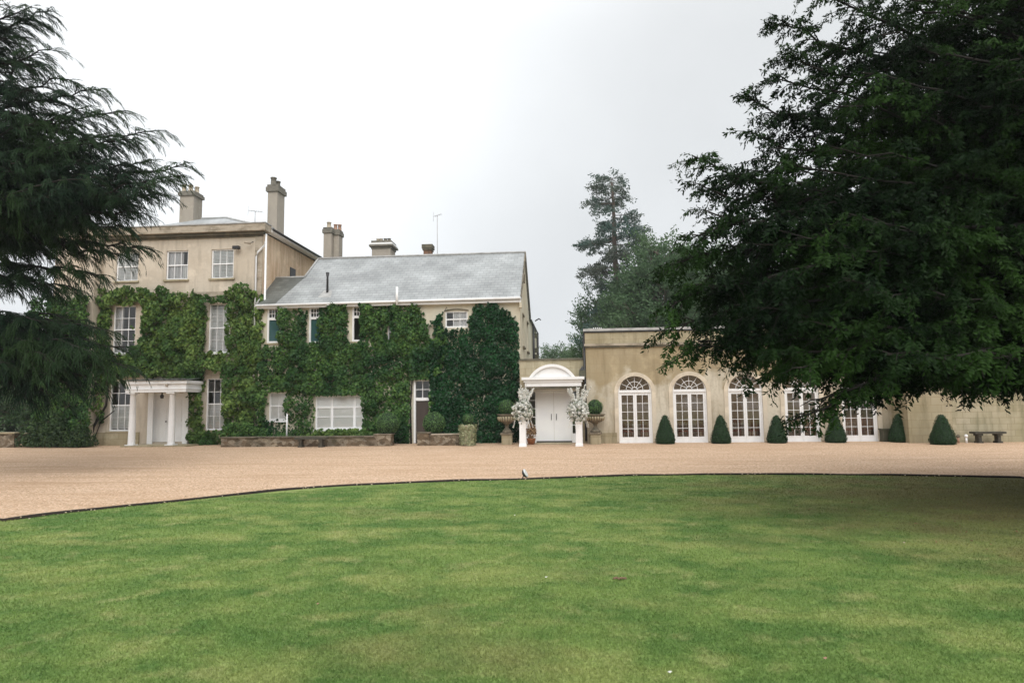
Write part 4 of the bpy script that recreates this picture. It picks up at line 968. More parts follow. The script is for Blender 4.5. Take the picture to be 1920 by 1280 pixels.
# room behind the glass
mb = MB(); yb = YP + 6.5
mb.quad((OX0 + .1, yb, 0), (ox1 - .1, yb, 0), (ox1 - .1, yb, ztop - .2), (OX0 + .1, yb, ztop - .2))
mb.quad((OX0 + .05, YP + .32, 0), (OX0 + .05, yb, 0), (OX0 + .05, yb, ztop), (OX0 + .05, YP + .32, ztop)); mb.quad((ox1 - .05, yb, 0), (ox1 - .05, YP + .32, 0), (ox1 - .05, YP + .32, ztop), (ox1 - .05, yb, ztop))
for (a, b) in ((YP + .3, YP + 2.6), (YP + 4.0, yb)): mb.quad((OX0, a, ztop - .2), (ox1, a, ztop - .2), (ox1, b, ztop - .2), (OX0, b, ztop - .2))  # unseen gap between the ceiling strips, added to let daylight into the room
mb.build('room_wall', M['room'], orang)
MB().quad((OX0 + .05, YP + .05, .006), (ox1 - .05, YP + .05, .006), (ox1 - .05, yb, .006), (OX0 + .05, yb, .006)).build('floor', M['roomfloor'], orang)
# parapet, moulding, coping, arch surrounds
zb1 = at(1105, 645, YP)[1]; zb0 = at(1105, 652, YP)[1]
MB().box(OX0 - .03, ox1 + .03, YP - .045, YP + .25, zb1 + .003, OZ - .06).build('parapet', M['stone'], orang)
MB().box(OX0 - .06, ox1 + .06, YP - .11, YP - .003, zb0 + .07, zb1).build('moulding', M['cornice'], orang)
MB().box(OX0 - .05, ox1 + .05, YP - .075, YP - .003, zb0, zb0 + .067).build('drip_mould', M['bedmould'], orang)
MB().box(OX0 - .09, ox1 + .09, YP - .12, YP + .4, OZ - .057, OZ + .05).build('coping', M['lead'], orang)
MB().box(OX0 - .07, ox1 + .07, YP - .09, YP - .048, OZ - .12, OZ - .06).build('coping_edge', M['dark'], orang)
mb = MB()
for q in range(5): x = at(1112 + q * 3.6, 616, YP + .5)[0]; mb.box(x, x + .035, YP + .5, YP + .54, OZ, OZ + .17)
mb.build('roof_rail', M['white'], orang)
MB().box(at(1099, 616, YP)[0] + .1, at(1110, 616, YP)[0], YP + .45, YP + .9, OZ, OZ + .13).build('vent_box', M['lead'], orang)
M['surround'] = ashlar_mat('pale_surround', (0.6150, 0.5467, 0.4414), (0.6331, 0.5655, 0.4512), (0.5969, 0.5277, 0.4119), 3, 3, 0.001, ((0.4703, 0.3958, 0.2943), 0.6, 0.85))
def surround(c, w=.17):
    mb = MB(); I = [(c - FW, 0.05)] + arch(c, FW, AH, ZS) + [(c + FW, 0.05)]; O = [(c - FW - w, 0.05)] + arch(c, FW, AH, ZS, 24, w) + [(c + FW + w, 0.05)]
    y = YP - .03
    for k in range(len(I) - 1):
        mb.quad((I[k][0], y, I[k][1]), (I[k + 1][0], y, I[k + 1][1]), (O[k + 1][0], y, O[k + 1][1]), (O[k][0], y, O[k][1]))
        mb.quad((O[k][0], y, O[k][1]), (O[k + 1][0], y, O[k + 1][1]), (O[k + 1][0], YP, O[k + 1][1]), (O[k][0], YP, O[k][1]))
        mb.quad((I[k + 1][0], y, I[k + 1][1]), (I[k][0], y, I[k][1]), (I[k][0], YP, I[k][1]), (I[k + 1][0], YP, I[k + 1][1]))
    return mb.build('arch_surround', M['surround'], orang)
def french(c):
    y0 = YP + .06; f = .07; mb = MB()
    mb.box(c - FW, c - FW + f, y0, y0 + .1, 0.05, ZS); mb.box(c + FW - f, c + FW, y0, y0 + .1, 0.05, ZS)
    mb.box(c - FW, c + FW, y0 - .02, y0 + .1, 0.0, .05); mb.box(c - FW, c + FW, y0 - .02, y0 + .1, ZS + .003, ZS + .12)
    # arched frame and fan
    I = arch(c, FW - f, AH - f, ZS + .1); O = arch(c, FW, AH, ZS)
    for k in range(len(I) - 1):
        zi0, zi1 = I[k][1], I[k + 1][1]
        mb.quad((I[k][0], y0, zi0), (I[k + 1][0], y0, zi1), (O[k + 1][0], y0, O[k + 1][1]), (O[k][0], y0, O[k][1]))
        mb.quad((I[k][0], y0 + .08, zi0), (I[k + 1][0], y0 + .08, zi1), (I[k + 1][0], y0, zi1), (I[k][0], y0, zi0))
    zf_ = ZS + .12
    hh = AH - .12
    for k in range(1, 6):
        a = math.pi * k / 6
        p0 = (c - .10 * math.cos(a), zf_ + .10 * math.sin(a)); rx_, rz_ = FW - .03, hh - .02
        mb.tube([(p0[0], y0 + .04, p0[1]), (c - rx_ * math.cos(a), y0 + .04, zf_ + rz_ * math.sin(a))], .012, 5, False)
    for rr in (.12, .36):
        mb.tube([(c - rr * math.cos(math.pi * k / 16), y0 + .04, zf_ + rr * math.sin(math.pi * k / 16)) for k in range(17)], .014, 5)
    w = mb.build('french_window', M['white'], orang)
    # pair of leaves
    for s in (-1, 1):
        a0, a1 = (c - FW + f + .004, c - .003) if s < 0 else (c + .003, c + FW - f - .004)
        q = MB(); st = .072; z0, z1 = .055, ZS - .002
        q.box(a0, a0 + st, y0 + .02, y0 + .07, z0, z1); q.box(a1 - st, a1, y0 + .02, y0 + .07, z0, z1); q.box(a0 + st, a1 - st, y0 + .022, y0 + .07, z0, z0 + .2); q.box(a0 + st, a1 - st, y0 + .022, y0 + .07, z1 - .1, z1)
        xm = (a0 + a1) / 2; q.box(xm - .010, xm + .010, y0 + .03, y0 + .06, z0 + .2, z1 - .1)
        for j in range(1, 5): z = z0 + .2 + (z1 - z0 - .3) * j / 5; q.box(a0 + st, a1 - st, y0 + .032, y0 + .058, z - .010, z + .010)
        q.build('door_leaf', M['white'], w)
    mb = MB(); mb.quad((c - FW + f, y0 + .045, .2), (c + FW - f, y0 + .045, .2), (c + FW - f, y0 + .045, ZS), (c - FW + f, y0 + .045, ZS))
    A_ = arch(c, FW - f, hh, zf_); mb.poly([(p[0], y0 + .05, p[1]) for p in reversed(A_)])
    mb.build('pane', M['glass'], w)
    return w
s0 = surround(cs[0]); f0 = french(cs[0])
for k in range(1, 5):
    dx = cs[k] - cs[0]
    q = copy_tree(s0, orang); q.location = (dx, 0, 0)
    q = copy_tree(f0, orang); q.location = (dx, 0, 0)
for a, b in ((1104, 1157),):
    MB().box(at(a, 822, YP)[0], at(b, 822, YP)[0], YP - .06, YP - .003, 0, at(1130, 811, YP)[1]).build('plinth', M['stone'], orang)
mb = MB(); X = at(1101.5, 700, YP)[0]; pipe(orang, [(OX0 - .06, YP + .05, .1), (OX0 - .06, YP + .05, OZ - .1)], .05, 'dark')

# end pier and garden wall at the right
ypi = 28.6
e0_, e1_ = at(1703, 790, ypi)[0], at(1793, 790, ypi)[0]; ez1 = OZ - .3
endb = thing('stone_end_block', 'buff ashlar end block with rounded corner between orangery and garden wall', 'wall', ((e0_ + e1_) / 2, ypi, 0))
mb = MB(); n_ = 8; rr_ = .35; pts_ = []
for k in range(n_ + 1):
    a = math.pi / 2 * k / n_; pts_.append((e1_ - rr_ + rr_ * math.sin(a), ypi + rr_ - rr_ * math.cos(a)))
outl = [(e0_, YP + 2), (e0_, ypi)] + pts_ + [(e1_, YP + 2)]
for k in range(len(outl)):
    a, b = outl[k], outl[(k + 1) % len(outl)]; mb.quad((a[0], a[1], 0), (b[0], b[1], 0), (b[0], b[1], ez1), (a[0], a[1], ez1))
mb.poly([(p[0], p[1], ez1) for p in reversed(outl)])
mb.build('wall', M['stone'], endb)
mb = MB(); mb.box(e0_ - .08, e1_ + .08, ypi - .08, YP + 2, ez1 + .003, ez1 + .12); mb.build('coping', M['cornice'], endb)
gwall = thing('garden_wall', 'tall weathered stone garden wall behind the dark bench', 'wall', (e1_ + 4, 28.9, 0))
M['gardenstone'] = ashlar_mat('garden_wall_stone', (0.4632, 0.4140, 0.3055), (0.3942, 0.3548, 0.2464), (0.2760, 0.2464, 0.1577), 0.55, 0.24, 0.010, ((0.2168, 0.2070, 0.1084), 0.47, 0.68))
MB().box(e1_ - .1, e1_ + 14, 28.9, 29.4, 0, 3.2).build('wall', M['gardenstone'], gwall)
MB().box(e1_ - .1, e1_ + 14.1, 28.84, 29.46, 3.203, 3.33).build('coping', M['cornice'], gwall)

# ------------------------------------------------------------------ rubble walls with planting in front of the wing
YR = 29.2
rb = thing('rubble_planter_wall', 'long low mossy rubble wall in front of the creeper, ending in a taller pier', 'wall', (at(570, 830, YR)[0], YR, 0))
a0, a1, a2 = at(414, 830, YR)[0], at(703, 830, YR)[0], at(733, 830, YR)[0]
zw = at(560, 820, YR)[1]; zp = at(718, 815, YR)[1]
MB().box(a0, a1, YR, YR + .35, 0, zw).build('wall', M['rubble'], rb)
MB().box(a0 - .05, a1, YR - .05, YR + .4, zw + .003, zw + .05).build('coping', M['darkstone'], rb)
MB().box(a1 + .003, a2, YR - .08, YR + .5, 0, zp).build('pier', M['rubble'], rb)
MB().box(a1 - .04, a2 + .04, YR - .12, YR + .54, zp + .003, zp + .05).build('pier_coping', M['darkstone'], rb)
rb2 = thing('rubble_planter_wall', 'short low rubble wall right of the back door, beneath a clipped ball', 'wall', (at(825, 830, YR)[0], YR, 0))
b0, b1, b2 = at(783, 830, YR)[0], at(806, 830, YR)[0], at(866, 830, YR)[0]; zp2 = at(795, 812, YR)[1]; zw2 = at(840, 815, YR)[1]
MB().box(b1 + .003, b2, YR, YR + .35, 0, zw2).build('wall', M['rubble'], rb2); MB().box(b1 + .05, b2 + .04, YR - .04, YR + .4, zw2 + .003, zw2 + .05).build('coping', M['cornice'], rb2)
MB().box(b0, b1, YR - .08, YR + .5, 0, zp2).build('pier', M['rubble'], rb2); MB().box(b0 - .04, b1 + .04, YR - .12, YR + .54, zp2 + .003, zp2 + .05).build('pier_coping', M['darkstone'], rb2)

YT = 30.0
lt = thing('low_garden_wall', 'low stone wall with pale coping at the far left under the cedar', 'wall', (at(10, 830, YT)[0], YT, 0))
c0, c1, c2 = at(-60, 830, YT)[0], at(26, 830, YT)[0], at(62, 830, YT)[0]; zc = at(20, 813, YT)[1]
MB().box(c0, c1, YT, YT + .4, 0, zc).build('wall', M['rubble'], lt); MB().box(c0, c1 + .06, YT - .06, YT + .46, zc + .003, zc + .07).build('coping', M['stone'], lt)
MB().box(c1 + .003, c2, YT + .5, YT + .8, 0, zc - .04).build('wall', M['rubble'], lt); MB().box(c1 - .05, c2, YT + .46, YT + .86, zc - .037, zc + .02).build('coping', M['stone'], lt)

# stone benches
M['benchstone'] = mat('shaded_bench_stone', (0.055, 0.052, 0.04), 0.9, [(5, (0.10, 0.09, 0.07), 0.45, 0.7, (1, 1, 1))], (30, .4, .01))  # dark base colour carries the shade the benches stand in
def bench(px, py, w, label, Y, h=.42, m='benchstone', ww=.42):
    X = at(px, py, Y)[0]; t = thing('stone_bench', label, 'bench', (X, Y, 0))
    MB().box(X - w / 2, X + w / 2, Y - ww / 2, Y + ww / 2, h - .08, h).build('seat', M[m], t)
    for s in (-1, 1):
        q = MB(); x = X + s * (w / 2 - .22)
        q.box(x - .09, x + .09, Y - ww * .4, Y + ww * .4, 0, .07); q.box(x - .055, x + .055, Y - ww * .3, Y + ww * .3, .073, h - .16); q.box(x - .09, x + .09, Y - ww * .42, Y + ww * .42, h - .157, h - .083)
        q.build('leg', M[m], t)
bench(584, 832, 1.35, 'stone bench coloured dark for shade, standing against the rubble wall', 28.7)
bench(1853, 826, 1.15, 'stone bench coloured dark for shade, against the garden wall at the right edge', 28.4, .44)

# ------------------------------------------------------------------ foliage tools
def leaf_quads(C, N, U, L, W, fold=0.0):
    """pointed leaf quads (rhombi): centres C, normals N, long axis U"""
    S = norm(np.cross(N, U)); L = np.asarray(L)[:, None]; W = np.asarray(W)[:, None]
    V = np.stack([C - U * L * .5, C + S * W * .5 - U * L * .08, C + U * L * .5, C - S * W * .5 - U * L * .08], 1)
    return V
def topiary(name, label, cat, c, prof, parts_parent=None, leaf=.05, dens=900, group=None, mname='box', core=True, wob=0.02):
    """clipped shrub: core plus a skin of small leaves following a lathe profile [(r,z)...]"""
    cx, cy, cz = c
    t = parts_parent or thing(name, label, cat, c, group)
    prof = np.array(prof, dtype=float); seg = np.hypot(np.diff(prof[:, 0]), np.diff(prof[:, 1]))
    area = seg * (prof[:-1, 0] + prof[1:, 0]) * np.pi; n = int(area.sum() * dens)
    idx = rng.choice(len(seg), n, p=area / area.sum()); f = rng.random(n)
    r = prof[idx, 0] * (1 - f) + prof[idx + 1, 0] * f; z = prof[idx, 1] * (1 - f) + prof[idx + 1, 1] * f
    a = rng.random(n) * 2 * np.pi
    tr = prof[idx + 1, 0] - prof[idx, 0]; tz = prof[idx + 1, 1] - prof[idx, 1]
    Nn = norm(np.stack([tz * np.cos(a), tz * np.sin(a), -tr], 1))
    lump = wob * (np.sin(a * 3 + z * 5 + cx) + np.sin(a * 5 - z * 9)) * .5
    P_ = np.stack([cx + r * np.cos(a), cy + r * np.sin(a), cz + z], 1) + Nn * (lump + rng.normal(0, .010, n))[:, None]
    Nn = norm(Nn + rng.normal(0, .55, (n, 3))); U = norm(np.cross(Nn, rng.normal(0, 1, (n, 3))))
    s = leaf * (.6 + .8 * rng.random(n))
    V = leaf_quads(P_, Nn, U, s, s * .6)
    link_mesh('foliage', quads_mesh('foliage', V), M[mname], t)
    if core: MB().lathe(c, [(max(.001, q[0] - .02), q[1]) for q in prof], 24).build('foliage_core', M['box_core'], t)
    return t
def ballprof(r, n=12, flat=0.0): return [(max(.002, r * math.sin(math.pi * k / n)), r - r * math.cos(math.pi * k / n)) for k in range(n + 1)]
def ball_px(name, label, px, pyc, rp, Y, cat='topiary', leaf=.05, dens=900, group='clipped box balls'):
    X, Z = at(px, pyc, Y); r = at(px + rp, pyc, Y)[0] - X
    return topiary(name, label, cat, (X, Y, Z - r), ballprof(r), leaf=leaf, dens=dens, group=group)
ball_px('box_ball', 'large clipped box ball behind the end pier of the long rubble wall', 727, 794, 21, 29.62)
ball_px('box_ball', 'large clipped box ball over the short rubble wall, right of the back door', 814, 793, 20.5, 29.75)

# cones in front of the orangery
CONEY = 29.3
X0c = at(1247, 800, CONEY)[0]; hc = at(1247, 778, CONEY)[1]; wc = (at(1265, 800, CONEY)[0] - at(1229, 800, CONEY)[0]) / 2
conep = [(.002, hc), (wc * .15, hc * .985), (wc * .29, hc * .94), (wc * .45, hc * .81), (wc * .67, hc * .58), (wc * .86, hc * .38), (wc * .97, hc * .24), (wc * 1.02, hc * .14), (wc * 1.0, hc * .06), (wc * .90, 0.0)][::-1]
cone0 = topiary('box_cone', 'clipped box cone between the first and second arched windows from the left', 'topiary', (X0c, CONEY, 0), conep, leaf=.042, dens=1300, group='clipped box cones along the orangery', mname='boxcone')
conel = [(1351, 778, 'clipped box cone between the second and third arched windows from the left', 1, CONEY), (1456, 778, 'clipped box cone between the third and fourth arched windows', 1, CONEY),
         (1566, 776, 'clipped box cone between the fourth and fifth arched windows, partly under the yew', 1.02, CONEY), (1686, 775, 'clipped box cone in front of the dark trough right of the last window', 1.03, CONEY),
         (1766, 777, 'free standing fat clipped box cone, rightmost of the cones', 1.0, 27.6)]
for px_, py_, lab, s, Y in conel:
    o = copy_tree(cone0); X = at(px_, 800, Y)[0]; o.location = (X, Y, 0); k_ = at(px_, py_, Y)[1] / hc
    o.scale = (s * (1.12 if Y < 28 else 1), s * (1.12 if Y < 28 else 1), k_); o.rotation_euler = (0, 0, random.random() * 6); o['label'] = lab
# trough behind the fifth cone
t = thing('planter_trough', 'dark green square trough behind the cone right of the last window', 'planter', (at(1681, 820, 29.75)[0], 29.75, 0))
X = at(1681, 820, 29.75)[0]; za = at(1681, 803, 29.75)[1]
MB().box(X - .58, X + .58, 29.62, 29.95, 0, za - .06).build('trough', M['planter'], t); MB().box(X - .62, X + .62, 29.58, 29.98, za - .057, za).build('rim', M['planter'], t)
# small wall spotlights by the pier
for px_, lab in ((1797, 'small brown bollard light at the foot of the end block'), (1812, 'small white path light beside the garden wall')):
    X = at(px_, 826, 28.4)[0]; t = thing('path_light', lab, 'light', (X, 28.4, 0))
    MB().tube([(X, 28.4, 0), (X, 28.4, .22)], .04, 10).build('post', M['terracotta' if px_ < 1800 else 'greypaint'], t)
    MB().lathe((X, 28.4, .22), [(.06, 0), (.07, .03), (.06, .09), (.02, .12)], 10).build('lamp_head', M['darkstone' if px_ < 1800 else 'white'], t)

# urns with box balls
def urn(px, label_u, label_b, Y):
    X = at(px, 830, Y)[0]; t = thing('stone_urn', label_u, 'urn', (X, Y, 0), 'stone urns beside the entrance')
    zt = at(px, 776, Y)[1]
    MB().box(X - .22, X + .22, Y - .22, Y + .22, 0, .42).build('pedestal', M['stone'], t)
    MB().box(X - .27, X + .27, Y - .27, Y + .27, .423, .50).build('pedestal_cap', M['darkstone'], t)
    H_ = zt - .503
    prof = [(.20, 0), (.22, .04), (.18, .10), (.09, .2), (.07, .28), (.10, .31), (.09, .34), (.16, .40), (.30, .46), (.34, .52)]
    prof += [(.345, .56), (.36, H_ - .1), (.37, H_ - .06), (.44, H_ - .03), (.44, H_), (.36, H_), (.34, H_ - .06)]
    MB().lathe((X, Y, .503), prof, 32).build('bowl', M['darkstone'], t)
    mb = MB()
    for k in range(20):
        a = 2 * math.pi * k / 20; mb.tube([(X + .345 * math.cos(a), Y + .345 * math.sin(a), .503 + .5), (X + .375 * math.cos(a), Y + .375 * math.sin(a), .503 + .6), (X + .385 * math.cos(a), Y + .385 * math.sin(a), .503 + H_ - .1)], [.02, .045, .04], 6)
    mb.build('fluting', M['stone'], t)
    topiary('box_ball', label_b, 'topiary', (X, Y, zt - .05), [(q[0], q[1]) for q in ballprof(.33)], leaf=.045, dens=1100, group='box balls in the urns')
urn(951, 'fluted stone urn on pedestal left of the entrance, against the ivy', 'small box ball growing in the urn left of the entrance', 29.7)
urn(1117, 'fluted stone urn on pedestal right of the entrance, against the orangery', 'small box ball growing in the urn right of the entrance', 29.5)

# trailing variegated plant in a tall pot with small ball
YV = 28.9; X = at(877, 820, YV)[0]
t = thing('potted_plant', 'tall clay pot smothered by trailing pale variegated ivy, topped by a small box ball', 'potted plant', (X, YV, 0))
zt = at(877, 797, YV)[1]
MB().lathe((X, YV, 0), [(.17, 0), (.2, .1), (.22, zt * .6), (.26, zt - .05), (.28, zt), (.22, zt)], 16).build('pot', M['pot'], t)
n = 2600; a = rng.random(n) * 2 * np.pi; z = rng.random(n) * zt; rr = .26 + .07 * rng.random(n) + .03 * np.sin(a * 6) + .05 * (z / zt)
m_ = rng.random(n) < (0.35 + .65 * (np.sin(a * 5 + 1) * .5 + .5)); a, z, rr = a[m_], z[m_], rr[m_]; n = len(a)
C_ = np.stack([X + rr * np.cos(a), YV + rr * np.sin(a), z + .03], 1); Nn = norm(np.stack([np.cos(a), np.sin(a), .5 + 0 * a], 1) + rng.normal(0, .4, (n, 3))); U = norm(np.cross(Nn, np.cross(np.array([0, 0, -1.]), Nn)) + rng.normal(0, .4, (n, 3)))
link_mesh('trailing_foliage', quads_mesh('trailing_foliage', leaf_quads(C_, Nn, U, .06 + .05 * rng.random(n), .035 + .02 * rng.random(n))), M['variegated'], t)
X2, Z2 = at(878, 786, YV); topiary('', '', '', (X2, YV, Z2 - .21), ballprof(.22), parts_parent=t, leaf=.045, dens=1200, core=True)
MB().tube([(X2, YV, zt - .1), (X2, YV, Z2)], .02, 6).build('stem', M['bark'], t)

# ------------------------------------------------------------------ flower arrangements on white plinths
def arrangement(px, lab_f, lab_p, seed):
    g = np.random.default_rng(seed); Y = 28.1; X = at(px, 830, Y)[0]; zt = at(px, 790, Y)[1]
    t = thing('plinth', lab_p, 'plinth', (X, Y, 0), 'white plinths at the entrance')
    mb = MB(); s2 = math.sqrt(2)
    mb.lathe((X, Y, 0), [(.155 * s2, 0), (.15 * s2, .08), (.135 * s2, .12), (.125 * s2, zt - .1), (.15 * s2, zt - .06), (.155 * s2, zt)], 4, False, True); mb.build('column', M['white'], t)
    t = thing('flower_arrangement', lab_f, 'flowers', (X, Y, zt), 'white flower arrangements on plinths')
    cz = zt + .42; pet = []; lv = []
    def flower(c, r, k=16):
        d = norm(g.normal(0, 1, (k, 3))); C = c + d * r * .55; Nn = norm(d + g.normal(0, .3, (k, 3))); U = norm(np.cross(Nn, g.normal(0, 1, (k, 3))))
        pet.append(leaf_quads(C, Nn, U, r * 1.3 * np.ones(k), r * 1.1 * np.ones(k)))
    for k in range(170):
        d = norm(g.normal(0, 1, 3)); rad = np.array([.40, .34, .44]); c = np.array([X, Y, cz]) + d * rad * (.75 + .3 * g.random())
        flower(c, .048 + .042 * g.random())
    for k in range(17):            # gladiolus spikes
        an = g.uniform(-.55, .55); an2 = g.uniform(-.3, .3); L = g.uniform(.75, 1.12)
        base = np.array([X, Y, cz]); d = norm(np.array([math.sin(an), math.sin(an2) * .6, math.cos(an)]))
        for j in range(13):
            f = .38 + .62 * j / 12; flower(base + d * L * f + g.normal(0, .012, 3), .078 * (1.25 - f * .75), 10)
        C = base + d * L * np.linspace(.2, 1, 12)[:, None]; m12 = 12
        lv.append(leaf_quads(C, norm(g.normal(0, 1, (m12, 3))), np.tile(d, (m12, 1)), .16 * np.ones(m12), .02 * np.ones(m12)))
    for k in range(8):             # trailing sprays
        an = g.uniform(0, 6.28)
        for j in range(9): flower(np.array([X + (.3 + .015 * j) * math.cos(an), Y + (.3 + .015 * j) * math.sin(an), cz - .25 - j * .05]), .028, 7)
    k = 650; d = norm(g.normal(0, 1, (k, 3))); C = np.array([X, Y, cz]) + d * np.array([.44, .38, .48]) * (.45 + .7 * g.random((k, 1))); Nn = norm(d + g.normal(0, .6, (k, 3))); U = norm(d + g.normal(0, .6, (k, 3)) - (U0 := np.array([0, 0, .2])))
    lv.append(leaf_quads(C, Nn, U, .07 + .08 * g.random(k), .025 + .02 * g.random(k)))
    link_mesh('blooms', quads_mesh('blooms', np.concatenate(pet)), M['petal'], t); link_mesh('greenery', quads_mesh('greenery', np.concatenate(lv)), M['flowerleaf'], t)
    MB().lathe((X, Y, zt), [(.1, 0), (.14, .1), (.15, .16), (.1, .18)], 14).build('vase', M['white'], t)
arrangement(980.5, 'tall white gladiolus and rose arrangement left of the white double door', 'white square plinth left of the double door, under flowers', 3)
arrangement(1086, 'tall white gladiolus and rose arrangement right of the white double door', 'white square plinth right of the double door, under flowers', 5)
# potted autumn display left of the door
Xd = at(996, 825, 29.6)[0]; t = thing('dried_flower_display', 'small bronze and cream dried flower display on the ground left of the white door', 'flowers', (Xd, 29.6, 0))
MB().lathe((Xd, 29.6, 0), [(.14, 0), (.19, .22), (.2, .26), (.16, .26)], 14).build('basket', M['wood'], t)
k = 420; g = np.random.default_rng(4); d = norm(g.normal(0, 1, (k, 3))); C = np.array([Xd, 29.6, .55]) + d * np.array([.24, .2, .38]) * (.5 + .5 * g.random((k, 1)))
M['dried'] = leaf_mat('dried_petal', (0.16, 0.07, 0.03), (0.55, 0.42, 0.26), .2, .7)
link_mesh('dried_blooms', quads_mesh('dried_blooms', leaf_quads(C, norm(d + g.normal(0, .5, (k, 3))), norm(g.normal(0, 1, (k, 3))), .08 * np.ones(k), .06 * np.ones(k))), M['dried'], t)

# ------------------------------------------------------------------ floodlight and debris on the lawn
fx, fy = gnd(985, 898, LZ); t = thing('garden_spotlight', 'black and white garden spotlight tilted on its stand at the lawn edge', 'spotlight', (fx, fy, LZ))
mb = MB(); hd = []
c_ = Vector((fx, fy, LZ + .13)); ax = Vector((.85, -.1, .42)).normalized()
mb.tube([c_ - ax * .06, c_ - ax * .035, c_ + ax * .0], [.05, .085, .10], 16); hd = mb.build('lamp_body', M['dark'], t)
mb = MB(); mb.tube([c_ + ax * .003, c_ + ax * .025], [.10, .095], 16); mb.build('lens', M['white'], t)
MB().tube([(fx - .07, fy, LZ), (fx - .05, fy, LZ + .05), tuple(c_ - ax * .03)], .014, 6).build('stand', M['dark'], t)
MB().tube([(fx - .12, fy - .02, LZ + .02), (fx - .2, fy - .06, LZ + .012), (fx - .34, fy - .1, LZ + .008)], .01, 5).build('cable', M['dark'], t)
x_, y_ = gnd(1162, 1084, LZ + .02); t = thing('fallen_cone', 'brown fallen cone fragment lying on the lawn', 'fallen cone', (x_, y_, LZ + .01))
mb = MB()
for k in range(6): f = k / 5 - .5; mb.lathe((x_ + f * .1, y_ + .01 * math.sin(k * 2), LZ + .012 + .003 * (k % 2)), [(.004, 0), (.016, .006), (.012, .016), (.003, .022)], 7)
mb.build('scales', mat('cone_brown', (.19, .12, .075), .9), t)
mb = MB()
for (px_, py_, s) in ((1024, 1082, .012), (1256, 1260, .016), (965, 965, .01), (596, 1132, .014), (1547, 1234, .014), (1695, 1017, .014), (1358, 1232, .012)):
    pass
def petal_thing(px_, py_, s, m_, lab):
    x_, y_ = gnd(px_, py_, LZ + .025); o = thing('fallen_petal' if m_ == 'petal' else 'fallen_leaf', lab, 'petal' if m_ == 'petal' else 'leaf', (x_, y_, LZ + .02))
    mb = MB(); mb.add([(x_ - s, y_, LZ + .03), (x_, y_ - s * .7, LZ + .026), (x_ + s, y_, LZ + .034), (x_, y_ + s * .7, LZ + .03), (x_, y_, LZ + .037)], [(0, 1, 4), (1, 2, 4), (2, 3, 4), (3, 0, 4)], True); mb.build('blade', M[m_], o)
petal_thing(1024, 1082, .014, 'petal', 'white petal on the grass left of the brown fallen cone')
petal_thing(1256, 1260, .015, 'petal', 'white petal on the grass nearest the bottom edge')
petal_thing(965, 966, .014, 'petal', 'tiny white petal on the grass below the garden spotlight')
petal_thing(1547, 1234, .015, 'terracotta', 'reddish fallen leaf on the lower right lawn')
petal_thing(596, 1132, .013, 'terracotta', 'reddish fallen leaf on the lower left lawn')
petal_thing(1695, 1017, .016, 'pot', 'yellow fallen leaf on the shaded lawn under the yew')

# ------------------------------------------------------------------ dining furniture seen through the orangery glass
def chair():
    t = thing('dining_chair', 'warm brown dining chair with red seat behind the orangery glass', 'chair', (0, 0, 0), 'dining chairs inside the orangery')
    MB().box(-.2, .2, -.2, .2, .43, .48).build('seat', M['cushion'], t)
    q = MB(); q.box(-.2, .2, .17, .2, .88, .95); q.box(-.2, -.16, .165, .2, .48, .878); q.box(.16, .2, .165, .2, .48, .878)
    for k in range(4): q.box(-.12 + k * .075, -.10 + k * .075, .175, .195, .48, .878)
    q.build('backrest', M['wood'], t)
    for sx in (-1, 1):
        for sy in (-1, 1): MB().box(sx * .18 - .02, sx * .18 + .02, sy * .17 - .02, sy * .17 + .02, .006, .427).build('leg', M['wood'], t)
    return t
ch0 = chair(); first = True
k = 0
for c in cs:
    for (dx, dy, rz_) in ((-.95, 1.15, 1.4), (-.3, .8, 3.0), (.45, .85, 3.4), (1.0, 1.3, -1.5), (.1, 2.7, .1)):
        o = ch0 if first else copy_tree(ch0); first = False
        o.location = (c + dx + .15 * random.random(), YP + dy + .3, 0); o.rotation_euler = (0, 0, rz_ + random.uniform(-.3, .3))
tb = None
for i, c in enumerate(cs):
    if tb is None:
        tb = thing('round_table', 'round dining table under a cream cloth inside the orangery', 'table', (c, YP + 2.1, 0), 'dining tables inside the orangery')
        MB().lathe((c, YP + 2.1, 0), [(.62, .12), (.60, .4), (.58, .72), (.56, .745)], 28).build('tablecloth', M['cloth'], tb)
        MB().lathe((c, YP + 2.1, 0), [(.2, .007), (.05, .05), (.05, .11)], 12).build('table_leg', M['wood'], tb)
    else:
        o = copy_tree(tb); o.location = (c, YP + 2.1, 0)
# ------------------------------------------------------------------ climbers on the walls
def pip(px, py, poly):
    ins = np.zeros(len(px), bool); n = len(poly); j = n - 1
    for i in range(n):
        xi, yi = poly[i]; xj, yj = poly[j]
        c = ((yi > py) != (yj > py)) & (px < (xj - xi) * (py - yi) / (yj - yi + 1e-12) + xi); ins ^= c; j = i
    return ins
class Lumps:
    def __init__(s, seed, x0, x1, z0, z1, dens=5.0, size=(.16, .46)):
        g = np.random.default_rng(seed); n = int((x1 - x0) * (z1 - z0) * dens)
        s.c = np.stack([g.uniform(x0, x1, n), g.uniform(z0, z1, n)], 1); s.r = g.uniform(*size, n); s.h = g.uniform(.35, 1, n)
    def __call__(s, x, z):
        out = np.zeros(len(x)); 
        for (cx, cz), r, h in zip(s.c, s.r, s.h):
            d = ((x - cx) ** 2 + ((z - cz) * .9) ** 2) / (r * r); m = d < 1
            out[m] = np.maximum(out[m], h * np.sqrt(1 - d[m]))
        return out
